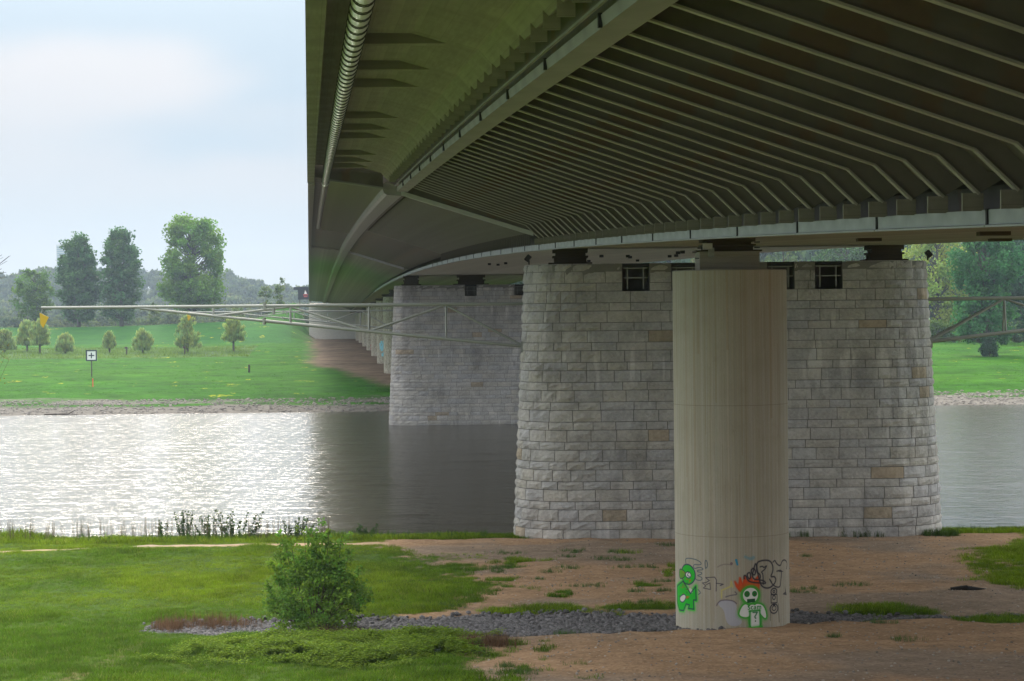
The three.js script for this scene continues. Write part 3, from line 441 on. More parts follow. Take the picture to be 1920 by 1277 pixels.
[230, 253, 276, 299, 322, 345, 368].forEach((d, i) => { const x = 9.25 + axisX(d), paint = [[[0.6, 1.6, 1.2, 2.2, '#2aa7d6']], [[-0.6, 2.2, 0.8, 1.5, '#8fd0e0']], [[0.3, 1, 1.2, 1.4, '#6fae4a']], [[1.1, 1.4, 0.9, 2.6, '#20265e'], [-0.4, 1, 0.5, 1, '#b05a5a']], [[0.2, 1.2, 1.6, 1.6, '#5a6a86']], null, null][i];
  const extra = ['with a cyan paint splash', 'with faint blue paint', 'with green scrawl', 'with a tall dark blue figure painted', 'with grey scrawl', 'plain', 'plain'][i];
  const y0 = Math.min(farY(x, d), farY(x, d - 1.2)) - 0.3, top = EYE + hh(d) - 0.75;
  column(`far bank concrete column ${extra}, ${nth[i]} counted from the end abutment`, x, -d, y0, top, colMat(paint ? dabs(paint) : plainCol), 'columns on the far bank');
  bearing(`small dark bearing on top of the ${nth[i]} far column counted from the end abutment`, x, top + 0.02, -d, soffY(d), 1.15);
});
{ // abutments
  const a = thing('bridge_abutment', 'grey concrete abutment wall closing the far end of the bridge', 'abutment', [axisX(END), 0, -END]);
  mesh('front_wall', box(27, 10.4, 1.2, 13.5, 5.2 - 1.5 + 0.0, -0.7), M.pale, a); mesh('wing_wall', box(0.8, 11, 22, 0.4, 4.0, -12.4), M.pale, a);
  mesh('bearing_shelf', box(26.8, 0.4, 1.0, 13.5, 2.55, 0.42), M.concrete, a);
  const n = thing('bridge_abutment', 'concrete abutment wall behind the viewer closing the near end of the bridge', 'abutment', [axisX(-10), 0, 10]);
  mesh('front_wall', box(26, 8, 1.5, 14.2, 6.8, 0.2), M.concrete, n);
}
// ---------------------------------------------------------------- navigation sign booms
function boom(label, dir, ox, oz, cut) {
  const g = thing('sign_boom', label, 'steel boom', [ox, 0, oz], 'sign booms on the piers'); const X = x => dir * x; const add = (n, a, b, r) => mesh(n, rod([X(a[0]), a[1], a[2]], [X(b[0]), b[1], b[2]], r, 10), M.boom, g);
  // x runs from the pier (0) outwards (negative); one top chord, two lower chords that meet it near the tip
  const low = x => 6.25 + 1.4 * (-x / 12.75), wz = x => 0.28 * (1 + x / 12.75);
  add('top_chord', [0.1, 7.68, 0], [-6.9, 7.69, 0], 0.062); add('top_chord', [-6.9, 7.69, 0], [-16, 7.71, 0], 0.05);
  for (const s of [-1, 1]) { add('lower_chord', [0.1, low(0), s * wz(0)], [-8.6, low(-8.6), s * wz(-8.6)], 0.055); add('lower_chord', [-8.6, low(-8.6), s * wz(-8.6)], [-12.75, 7.66, 0], 0.045); }
  const st = [-2.6, -5.15, -7.75, -10.3];
  for (const [i, x] of st.entries()) for (const s of [-1, 1]) { add('post', [x, 7.68, 0], [x, low(x), s * wz(x)], 0.032);
    if (i === 0) add('diagonal', [x, 7.66, 0], [0, low(0), s * wz(0)], 0.04); else { const p = st[i - 1]; if (i % 2) add('diagonal', [p, 7.66, 0], [x, low(x), s * wz(x)], 0.038); else add('diagonal', [p, low(p), s * wz(p)], [x, 7.66, 0], 0.036); } }
  for (const [x, y, z] of [[-8.6, 7.69, 0], [-8.62, low(-8.6), wz(-8.6)], [-8.62, low(-8.6), -wz(-8.6)], [-8.3, 7.53, 0.05]]) mesh('joint_flange', box(0.07, 0.24, 0.2, X(x), y, z), M.boom, g);
  mesh('wall_mount', box(0.16, 0.3, 0.3, X(0.02), 7.68, 0), M.boom, g); mesh('wall_mount', box(0.5, 0.36, 0.9, X(0.12), 6.25, 0), M.boom, g);
  // hanging yellow plate, seen almost edge on
  const pl = new THREE.BoxGeometry(0.34, 0.36, 0.02); pl.applyMatrix4(new THREE.Matrix4().makeShear(0, 0, 0, 0, 0, 0));
  const sh = new THREE.Shape([[-0.15, 0.17], [0.15, 0.02], [-0.04, -0.34], [-0.13, -0.2]].map(p => new THREE.Vector2(...p))); const e = new THREE.ExtrudeGeometry(sh, { depth: 0.03, bevelEnabled: false });
  const s = mesh('sign_plate', e.translate(X(-15.9), 7.38, 0), mat(0.55, 0.37, 0.02, { roughness: 0.5 }), g); s.userData.label = 'tilted yellow diamond sign plate';
  mesh('hanger', rod([X(-15.95), 7.7, 0.015], [X(-16), 7.53, 0.015], 0.015, 6), M.boom, g);
  return g;
}
boom('long grey lattice boom reaching over the river from the rounded end of the near pier', 1, 0.42, -70.7);
boom('grey lattice boom on the other end of the near pier, before the leafy trees', -1, 2 * PX - 0.42, -70.7);
boom('grey lattice boom fixed to the far granite pier', 1, 0.42 - 9.6, -166).position.y = -0.05;
function flood(label, x, y, z, turn) { const g = thing('floodlight', label, 'floodlight', [x, y, z], 'floodlights on the pier'); g.rotation.y = turn; mesh('bracket', box(0.05, 0.14, 0.05, 0, 0.06, 0), M.black, g); const h = mesh('lamp_housing', box(0.22, 0.15, 0.2).rotateZ(0.9).translate(-0.03, 0.2, 0), M.black, g); mesh('lamp_glass', box(0.17, 0.012, 0.15, 0, 0.081, 0).rotateZ(0.9).translate(-0.03, 0.2, 0), mat(0.08, 0.08, 0.09, { roughness: 0.1 }), h); }
flood('small black floodlight on the near pier top above the long boom', 0.58, 8.95, -69.6, 0);
flood('small black floodlight on the near pier top above the boom before the leafy trees', 13.58, 8.95, -69.6, Math.PI);

// ---------------------------------------------------------------- plants
const leafMat = new THREE.MeshPhysicalMaterial({ vertexColors: true, roughness: 1, specularIntensity: 0.25, side: THREE.DoubleSide, transmission: 0.4, thickness: 0 });
function leafCloud(clumps, leaf, per, col, { spread = 0.5, long = 1, vertical = false } = {}) {
  const pos = [], cl = [], a = new V3(), b = new V3(), n = new V3();
  for (const c of clumps) { const t = rr(0.72, 1.28), w = rr(-0.15, 0.15);
    for (let i = 0; i < (c.n ?? per); i++) { const r = (c.r ?? spread); const x = c.x + gauss() * r, y = c.y + gauss() * r * 0.8, z = c.z + gauss() * r; const s = leaf * rr(0.6, 1.3);
      n.set(gauss(), gauss() + 0.4, gauss()).normalize(); a.set(gauss(), vertical ? 3 : gauss(), gauss()).cross(n).normalize(); b.crossVectors(n, a); if (vertical) { b.set(c.dx ?? 0, 1, c.dz ?? 0).addScaledVector(new V3(gauss(), 0, gauss()), 0.25).normalize(); a.set(gauss(), 0, gauss()).normalize(); }
      a.multiplyScalar(s * 0.5); b.multiplyScalar(s * 0.5 * long);
      pos.push(x - b.x, y - b.y, z - b.z, x + a.x, y + a.y, z + a.z, x + b.x, y + b.y, z + b.z, x - b.x, y - b.y, z - b.z, x + b.x, y + b.y, z + b.z, x - a.x, y - a.y, z - a.z);
      const k = t * rr(0.75, 1.25); for (let q = 0; q < 6; q++) cl.push(col[0] * k * (1 + w), col[1] * k, col[2] * k * (1 - w)); } }
  return rawGeo(pos, cl);
}
function limb(pts, r0, r1, seg = 6) { const gs = []; for (let i = 0; i < pts.length - 1; i++) { const t0 = i / (pts.length - 1), t1 = (i + 1) / (pts.length - 1); gs.push(rod(pts[i], pts[i + 1], r0 + (r1 - r0) * t0, seg, r0 + (r1 - r0) * t1)); } return gs; }
function tree(name, label, [x, y, z], { h, bole, width, prof, n = 60, per = 60, leaf = 0.5, col, r0 = 0.4, group, spread = 0.9, lean = 0, dens = 1 }) {
  const g = thing(name, label, 'tree', [x, y, z], group); const cl = [], gs = [...limb([[0, -0.3, 0], [lean * 0.3, bole, 0.1], [lean, h * 0.55, 0], [lean, h * 0.88, 0]], r0, r0 * 0.2, 8)];
  let tries = 0; while (cl.length < n && tries++ < 5000) { const t = rnd(), R = width / 2 * prof(t), a = rnd() * 6.283, q = Math.sqrt(rr(0.12, 1)); if (rnd() > prof(t)) continue; const c = { x: lean * t + Math.cos(a) * R * q, y: bole * 0.8 + (h - bole * 0.8) * t, z: Math.sin(a) * R * q, r: spread * rr(0.6, 1.3) }; if (rnd() < dens) cl.push(c); }
  for (const c of cl) if (rnd() < 0.6) { const yb = clamp(c.y - rr(0.2, 0.45) * h * 0.5, bole * 0.7, h * 0.8); gs.push(...limb([[lean * yb / h, yb, 0], [c.x * 0.5, (yb + c.y) / 2 - 0.2, c.z * 0.5], [c.x, c.y, c.z]], r0 * 0.28, r0 * 0.05, 5)); }
  mesh('trunk', merge(gs), M.bark, g); mesh('crown', leafCloud(cl, leaf, per, col), leafMat, g); return g;
}
const egg = t => Math.pow(Math.sin(Math.PI * clamp(0.1 + 0.84 * t)), 0.6), poplar = t => Math.pow(Math.sin(Math.PI * clamp(0.16 + 0.78 * t)), 0.5), cone = t => 0.25 + 0.75 * Math.pow(1 - t, 0.7) * smooth(-0.05, 0.15, t);
const onFar = (x, d) => [x, farY(x, d) - 0.1, -d];
tree('maple_tree', 'small spreading tree with thin airy foliage on the dike beside two dark poplars', onFar(-86.3, 386), { h: 10.6, bole: 2.2, width: 7.6, prof: egg, n: 90, per: 80, leaf: 0.34, col: [0.12, 0.22, 0.04], r0: 0.28, spread: 0.6 });
tree('poplar_tree', 'dark oval poplar on the dike beside the small airy tree', onFar(-77.9, 384), { h: 16.2, bole: 2.0, width: 6.6, prof: poplar, n: 150, per: 120, leaf: 0.42, col: [0.08, 0.17, 0.055], r0: 0.42, spread: 0.75, group: 'poplars on the dike' });
tree('poplar_tree', 'taller dark poplar on the dike, between the oval poplar and the broad willow', onFar(-70.2, 384), { h: 17.1, bole: 2.0, width: 6.4, prof: poplar, n: 150, per: 120, leaf: 0.42, col: [0.08, 0.17, 0.055], r0: 0.42, spread: 0.75, group: 'poplars on the dike' });
tree('willow_tree', 'broad bright green willow on the dike, the biggest tree there', onFar(-57.2, 384), { h: 19, bole: 3.2, width: 13.6, prof: t => egg(t) * (0.85 + 0.15 * Math.sin(t * 9)), n: 190, per: 120, leaf: 0.42, col: [0.13, 0.25, 0.035], r0: 0.5, spread: 0.95 });
for (const [x, d, h, w, l] of [[-80, 400, 5.6, 2.0, 'slender pale sapling behind the dark oval poplar'], [-74.2, 400, 5.6, 2.2, 'slender pale sapling between the two dark poplars'], [-66.6, 398, 5.2, 2.0, 'slender pale sapling between tall poplar and broad willow'], [-52, 404, 4.6, 3.2, 'pale low tree behind the broad willow trunk'], [-46.5, 404, 6.4, 2.6, 'thin feathery tree on the dike near the bridge end'], [-43.8, 404, 6.0, 1.8, 'narrow feathery tree on the dike nearest the bridge end']])
  tree('sapling', l, onFar(x, d), { h, bole: 0.5, width: w, prof: poplar, n: 26, per: 40, leaf: 0.3, col: [0.14, 0.2, 0.06], r0: 0.08, spread: 0.3 });
function willow(label, x, d, h, w, bole, kind) {
  const g = thing('pollard_willow', label, 'willow', onFar(x, d), 'young willows on the far meadow'); const hd = bole, tw = [], pos = [], cl = [];
  tw.push(...limb([[0, -0.2, 0], [0, bole, 0]], 0.16, 0.14, 7));
  const cs = []; for (let i = 0; i < 170; i++) { const a = rnd() * 6.283, e = rr(-0.15, 1.55), q = Math.pow(rnd(), 0.45), cx = Math.cos(a) * Math.cos(e) * w / 2 * q, cz = Math.sin(a) * Math.cos(e) * w / 2 * q, cy = hd + (0.12 + 0.88 * Math.max(0, Math.sin(e)) * q) * (h - hd) * (kind === 'round' ? 0.95 : 1); cs.push({ x: cx, y: cy, z: cz, r: 0.2, dx: cx / w, dz: cz / w }); if (i % 5 === 0) tw.push(rod([0, hd * 0.9, 0], [cx, cy, cz], 0.03, 4, 0.008)); }
  mesh('trunk', merge(tw), M.bark, g); mesh('crown', leafCloud(cs, 0.13, 26, [0.30, 0.40, 0.13], { vertical: true, long: 4 }), leafMat, g); return g;
}
willow('willow clump half hidden at the dike foot beside the two tall willows', -72.3, 304, 3.5, 3.4, 0.6);
willow('tall slim willow behind the thin-stemmed willow', -70.9, 312, 4.6, 3.2, 0.9);
willow('tall oval willow on a thin stem beside the low round willow', -66.4, 300, 4.8, 3.2, 1.1);
willow('low round willow bush beside the cross sign', -62.4, 298, 2.9, 2.9, 0.4, 'round');
willow('small slim willow behind the cross sign', -56.6, 300, 3.0, 1.7, 0.9);
willow('round willow bush beside the dark knobbed stake', -51.2, 296, 3.6, 3.0, 0.5, 'round');
willow('tall ragged willow in front of the broad willow tree trunk', -45.0, 296, 5.3, 3.6, 0.5);
willow('willow with a clear thin stem standing alone nearest the bridge', -38.9, 298, 4.8, 3.3, 1.4);
// right bank trees
tree('lime_tree', 'big dense green tree on the far meadow behind the boom end', onFar(56.6, 255), { h: 19, bole: 2.2, width: 8.6, prof: t => poplar(t) * (0.9 + 0.12 * Math.sin(t * 14)), n: 190, per: 100, leaf: 0.34, col: [0.06, 0.20, 0.065], r0: 0.35, spread: 0.7 });
{ const g = thing('meadow_shrub', 'dark round shrub at the foot of the big dense tree', 'shrub', onFar(56.4, 252)); const c = Array.from({ length: 60 }, () => { const a = rnd() * 6.28, q = Math.sqrt(rnd()), t = rnd(); return { x: Math.cos(a) * 1.1 * q * Math.sin(0.5 + 2.4 * t), y: 0.2 + 2.1 * t, z: Math.sin(a) * q, r: 0.25 }; }); mesh('foliage', leafCloud(c, 0.18, 50, [0.035, 0.095, 0.04]), leafMat, g); mesh('stem', rod([0, -0.2, 0], [0, 1.6, 0], 0.08, 6, 0.03), M.bark, g); }
tree('lime_tree', 'dark green tree beside the big dense tree, away from the pier', onFar(70.5, 290), { h: 18, bole: 2.5, width: 9, prof: egg, n: 130, per: 90, leaf: 0.36, col: [0.035, 0.1, 0.045], r0: 0.35, spread: 0.8 });
tree('weeping_willow', 'pale yellow green willow just beside the near granite pier', onFar(63.5, 318), { h: 19, bole: 2.5, width: 12, prof: egg, n: 150, per: 80, leaf: 0.4, col: [0.28, 0.36, 0.07], r0: 0.4, spread: 0.95 });
for (const [x, d, h, w, c, l, n] of [[44, 345, 17, 11, [0.12, 0.17, 0.06], 'pale tree seen through the gap above the near pier', 40], [55, 350, 18, 12, [0.08, 0.15, 0.05], 'green tree showing between the bearing and the far trees', 120], [78, 345, 17, 11, [0.06, 0.12, 0.06], 'bluish tree behind the dark green tree', 120], [66, 375, 20, 13, [0.06, 0.12, 0.07], 'hazy tree far behind the pale yellow willow', 120], [86, 372, 20, 13, [0.05, 0.11, 0.06], 'hazy tree at the far edge of the meadow wood', 120], [34, 350, 18, 10, [0.1, 0.12, 0.06], 'nearly bare pale tree beyond the pier top gap', 14]])
  tree('meadow_tree', l, onFar(x, d), { h, bole: 2, width: w, prof: egg, n, per: 70, leaf: 0.5, col: c, r0: 0.35, spread: 1.0 });
for (const [x, d, l] of [[72, 300, 'low bright bush at the end of the far meadow under the boom'], [61, 305, 'yellow green bush at the far meadow edge beside the pier']]) { const g = thing('meadow_bush', l, 'bush', onFar(x, d)); const c = Array.from({ length: 60 }, () => ({ x: gauss() * 2.6, y: 0.4 + 2.6 * rnd(), z: gauss(), r: 0.4 })); mesh('foliage', leafCloud(c, 0.3, 45, [0.1, 0.17, 0.03]), leafMat, g); mesh('stem', rod([0, -0.3, 0], [0, 2, 0], 0.1, 6, 0.04), M.bark, g); }

{ // wooded hills
  const prof = x => pw([[-900, 18], [-420, 20], [-270, 18.5], [-236, 22], [-190, 18.5], [-145, 16.5], [-118, 10], [-60, 8], [60, 5], [500, 9]], x);
  const pos = [], idx = [], xs = [], ds = [820, 900, 980, 1060, 1120, 1200, 1500]; for (let x = -900; x <= 700; x += 20) xs.push(x);
  const hy = (x, d) => 2.6 + (prof(x * 1100 / d) + 5 * (fbm(x * 0.012, d * 0.01, 3) - 0.5)) * smooth(820, 1100, d);
  for (const d of ds) for (const x of xs) pos.push(x, hy(x, d), -d); const nx = xs.length; for (let j = 0; j < ds.length - 1; j++) for (let i = 0; i < nx - 1; i++) { const a = j * nx + i; idx.push(a, a + 1, a + nx, a + 1, a + nx + 1, a + nx); }
  const g = new THREE.BufferGeometry(); g.setAttribute('position', new THREE.Float32BufferAttribute(pos, 3)); g.setIndex(idx); g.computeVertexNormals(); struct('hill', g, mat(0.05, 0.08, 0.03));
  const clump = []; for (let i = 0; i < 26; i++) { const a = rnd() * 6.28, e = Math.acos(rr(-0.3, 1)), q = rr(0.6, 1); clump.push({ x: Math.cos(a) * Math.sin(e) * q, y: 1 + Math.cos(e) * q, z: Math.sin(a) * Math.sin(e) * q, r: 0.2 }); }
  const cg = leafCloud(clump, 0.3, 14, [1, 1, 1]); const N = 2600, im = new THREE.InstancedMesh(cg, leafMat, N), m4 = new THREE.Matrix4(), q4 = new THREE.Quaternion(), c = new THREE.Color();
  for (let i = 0; i < N; i++) { const d = i < 1700 ? rr(830, 1130) : i < 2200 ? rr(620, 830) : rr(470, 640), x = i < 1700 ? rr(-330, 40) * d / 1100 : i < 2200 ? rr(-310, 120) * d / 1100 : rr(-320, -60) * d / 1100, s = rr(2.6, 4.6) * (i < 1700 ? 1 : i < 2200 ? 0.75 : 0.5); q4.setFromAxisAngle(new V3(0, 1, 0), rnd() * 6.28); m4.compose(new V3(x, (d < 820 ? 2.6 : hy(x, d)) - 0.5, -d), q4, new V3(s, s * rr(0.9, 1.3), s)); im.setMatrixAt(i, m4); const k = rr(0.7, 1.3), y = rnd(); im.setColorAt(i, c.setRGB((0.05 + 0.05 * y) * k, (0.085 + 0.04 * y) * k, 0.03 * k)); }
  im.name = 'forest'; im.castShadow = im.receiveShadow = true; im.userData = { kind: 'stuff', label: 'hazy blue green woods covering the distant hills', category: 'forest' }; scene.add(im);
  // far right belt of trees behind the meadow
  const N2 = 320, b = new THREE.InstancedMesh(cg, leafMat, N2); for (let i = 0; i < N2; i++) { const d = rr(400, 520), x = rr(-14, 130) * d / 400, s = rr(3, 6); q4.setFromAxisAngle(new V3(0, 1, 0), rnd() * 6.28); m4.compose(new V3(x, 2.4, -d), q4, new V3(s, s * 1.7, s)); b.setMatrixAt(i, m4); const k = rr(0.7, 1.3); b.setColorAt(i, c.setRGB(0.05 * k, 0.095 * k, 0.04 * k)); }
  b.name = 'woodland'; b.castShadow = b.receiveShadow = true; b.userData = { kind: 'stuff', label: 'belt of hazy woodland behind the trees beyond the pier', category: 'woodland' }; scene.add(b);
  const t = thing('tower_block', 'pale hazy tower block far off behind the dark oval poplar', 'building', [-334, 0, -1600]); mesh('wall', box(11, 61.5, 11, 0, 30.7, 0), mat(0.5, 0.5, 0.48), t); for (let k = 0; k < 12; k++) mesh('window_band', box(10, 1.0, 0.2, 0, 42 + k * 1.6, 5.6), mat(0.2, 0.28, 0.34), t);
}
// bare tree at the left edge of the view and the twiggy willow below it
{
  const gs = []; const grow = (p, dir, len, r, lv, out) => { const q = p.clone().addScaledVector(dir, len); out.push(rod(p.toArray(), q.toArray(), r, lv > 3 ? 4 : 6, r * 0.7)); if (lv >= 6) return; const k = lv < 2 ? 3 : 2 + (rnd() < 0.55 ? 1 : 0); for (let i = 0; i < k; i++) { const d = dir.clone().add(new V3(gauss() * 0.55, gauss() * 0.35 + 0.12, gauss() * 0.55)).normalize(); grow(q, d, len * rr(0.62, 0.86), Math.max(0.006, r * rr(0.5, 0.66)), lv + 1, out); } };
  const g = thing('bare_tree', 'leafless tree with fine twigs rising on the near bank before the river', 'tree', [-18.9, nearY(-18.9, 60), -60]);
  grow(new V3(0, -0.2, 0), new V3(0.02, 1, 0).normalize(), 3.6, 0.2, 0, gs); for (const [y, dx] of [[4.6, 1.0], [5.4, 0.9], [6.4, 1.0], [8.6, 0.9], [9.2, 0.9], [9.8, 1.1], [10.4, 0.9], [10.9, 0.7], [11.5, 0.6]]) grow(new V3(0, y, 0), new V3(dx, 0.45, gauss() * 0.2).normalize(), 1.3, 0.028, 2, gs); gs.push(rod([0, 3, 0], [0.2, 12.5, 0], 0.14, 7, 0.03));
  mesh('trunk', merge(gs.slice(0, 1)), M.bark, g); mesh('branches', merge(gs.slice(1)), mat(0.05, 0.04, 0.04), g);
  const w = thing('twiggy_willow', 'young twiggy willow with sparse yellow leaves on the near bank', 'shrub', [-16.9, nearY(-16.9, 62), -62]); const ws = [], cs = [];
  for (let i = 0; i < 26; i++) { const a = new V3(rr(-0.1, 0.33), 1, gauss() * 0.3).normalize(); let p = new V3(rr(-0.3, 0.3), 0, rr(-0.3, 0.3)); const L = rr(4.2, 7.6); for (let k = 0; k < 5; k++) { const q = p.clone().addScaledVector(a, L / 5); ws.push(rod(p.toArray(), q.toArray(), 0.018 * (1 - k * 0.16), 4, 0.018 * (0.84 - k * 0.16))); if (k > 1) { const tw = q.clone().add(new V3(gauss() * 0.5, 0.4 * rnd(), gauss() * 0.4)); ws.push(rod(q.toArray(), tw.toArray(), 0.007, 4)); cs.push({ x: tw.x, y: tw.y, z: tw.z, r: 0.12 }); } p = q; a.x += 0.04; a.normalize(); } }
  mesh('branches', merge(ws), mat(0.07, 0.045, 0.03), w); mesh('foliage', leafCloud(cs, 0.05, 7, [0.22, 0.17, 0.03]), leafMat, w);
}
{ // bush in the grass
  const bx = -4.35, bd = 46.6, g = thing('leafy_bush', 'dense leafy green bush with upright shoots growing on the stone strip', 'bush', [bx, nearY(bx, bd) - 0.05, -bd]); const cs = [], st = [];
  for (let i = 0; i < 165; i++) { const a = rnd() * 6.283, t = Math.pow(rnd(), 0.8), q = Math.sqrt(rnd()), R = rr(0.85, 1.28) * Math.pow(Math.sin(Math.PI * clamp(0.22 + 0.74 * t)), 0.7); cs.push({ x: Math.cos(a) * R * q + 0.05, y: 0.12 + 1.62 * t, z: Math.sin(a) * R * q * 0.9, r: rr(0.09, 0.2) }); if (i % 4 === 0) st.push(...limb([[gauss() * 0.2, 0, gauss() * 0.2], [Math.cos(a) * R * q * 0.4, 0.9 * t, Math.sin(a) * R * q * 0.4], [Math.cos(a) * R * q, 0.12 + 1.62 * t, Math.sin(a) * R * q]], 0.016, 0.006, 4)); }
  for (const [sx, sh] of [[-0.55, 2.2], [-0.25, 2.45], [0.02, 2.55], [0.1, 2.3], [0.45, 2.1], [0.75, 1.95], [-0.8, 1.9], [-0.7, 2.3], [0.3, 2.35], [-0.1, 2.2], [0.6, 2.3], [-0.95, 1.7], [0.95, 1.5], [-1.1, 1.2], [1.15, 1.1]]) { st.push(...limb([[sx * 0.4, 0.5, 0], [sx * 0.8, sh * 0.65, gauss() * 0.15], [sx, sh, gauss() * 0.2]], 0.014, 0.004, 4)); for (let k = 0; k < 10; k++) cs.push({ x: sx * (0.8 + 0.022 * k) + gauss() * 0.1, y: sh * (0.6 + 0.043 * k) + gauss() * 0.05, z: gauss() * 0.16, r: 0.085, n: 22 }); }
  mesh('stem', merge(st), mat(0.09, 0.07, 0.04), g); mesh('foliage', leafCloud(cs, 0.058, 48, [0.15, 0.28, 0.035], { long: 1.4 }), leafMat, g);
}
// shoots on the river edge
for (const [x, d, h, n, l] of [[-11.6, 70.6, 0.75, 4, 'thin sparse leafy shoots on the river edge, farthest from the bridge'], [-10.9, 70.6, 1.05, 8, 'tall leafy shoots on the river edge, next to the thin ones'], [-10.1, 70.7, 0.85, 6, 'loose grey green shoots on the river edge between two leafy clumps'], [-9.2, 70.6, 1.0, 14, 'widest clump of upright leafy shoots on the river edge'], [-7.3, 70.4, 0.85, 9, 'leafy shoots on the river edge behind the dense bush'], [-4.9, 70.4, 0.5, 7, 'low leafy shoots on the river edge by the bridge shadow']]) {
  const g = thing('shoot_clump', l, 'shoots', [x, nearY(x, d) - 0.03, -d], 'leafy shoots along the river edge'), st = [], cs = []; for (let i = 0; i < n; i++) { const tx = gauss() * 0.16 * n * 0.3, hh2 = h * rr(0.45, 1), tz = gauss() * 0.2; st.push(...limb([[tx * 0.4, 0, tz * 0.4], [tx * 0.8, hh2 * 0.6, tz], [tx, hh2, tz]], 0.009, 0.004, 4)); for (let k = 0; k < 8; k++) cs.push({ x: tx * (0.6 + 0.05 * k), y: hh2 * (0.3 + 0.09 * k), z: tz, r: 0.05 }); }
  mesh('stem', merge(st), mat(0.06, 0.06, 0.03), g); mesh('foliage', leafCloud(cs, 0.05, 6, [0.06, 0.11, 0.03], { long: 1.6 }), leafMat, g);
}
// ---------------------------------------------------------------- grass, ground cover, rubble
function instanced(name, geo, material, list, label, category) { const im = new THREE.InstancedMesh(geo, material, list.length), m4 = new THREE.Matrix4(), q = new THREE.Quaternion(), e = new THREE.Euler(), c = new THREE.Color(); list.forEach((o, i) => { q.setFromEuler(e.set(o.rx || 0, o.ry ?? rnd() * 6.283, o.rz || 0)); m4.compose(new V3(...o.p), q, new V3(o.s * (o.w ?? 1), o.s * (o.h ?? 1), o.s * (o.w ?? 1))); im.setMatrixAt(i, m4); if (o.c) im.setColorAt(i, c.setRGB(...o.c)); }); im.castShadow = im.receiveShadow = true; im.name = numbered(name); im.userData = { kind: 'stuff', label, category }; scene.add(im); return im; }
function tuft(n, spread, lean) { const pos = []; for (let i = 0; i < n; i++) { const a = rnd() * 6.283, x = gauss() * spread, z = gauss() * spread, h = rr(0.6, 1.1), w = 0.035, dx = Math.cos(a) * lean * h, dz = Math.sin(a) * lean * h, bx = Math.cos(a + 1.57) * w, bz = Math.sin(a + 1.57) * w; pos.push(x - bx, 0, z - bz, x + bx, 0, z + bz, x + dx * 0.4 + bx * 0.7, h * 0.6, z + dz * 0.4 + bz * 0.7, x - bx, 0, z - bz, x + dx * 0.4 + bx * 0.7, h * 0.6, z + dz * 0.4 + bz * 0.7, x + dx * 0.4 - bx * 0.7, h * 0.6, z + dz * 0.4 - bz * 0.7, x + dx * 0.4 - bx * 0.7, h * 0.6, z + dz * 0.4 - bz * 0.7, x + dx * 0.4 + bx * 0.7, h * 0.6, z + dz * 0.4 + bz * 0.7, x + dx, h, z + dz); } return rawGeo(pos); }
const bladeMat = new THREE.MeshPhysicalMaterial({ color: 0xffffff, roughness: 1, specularIntensity: 0.2, side: THREE.DoubleSide, transmission: 0.35, thickness: 0 });
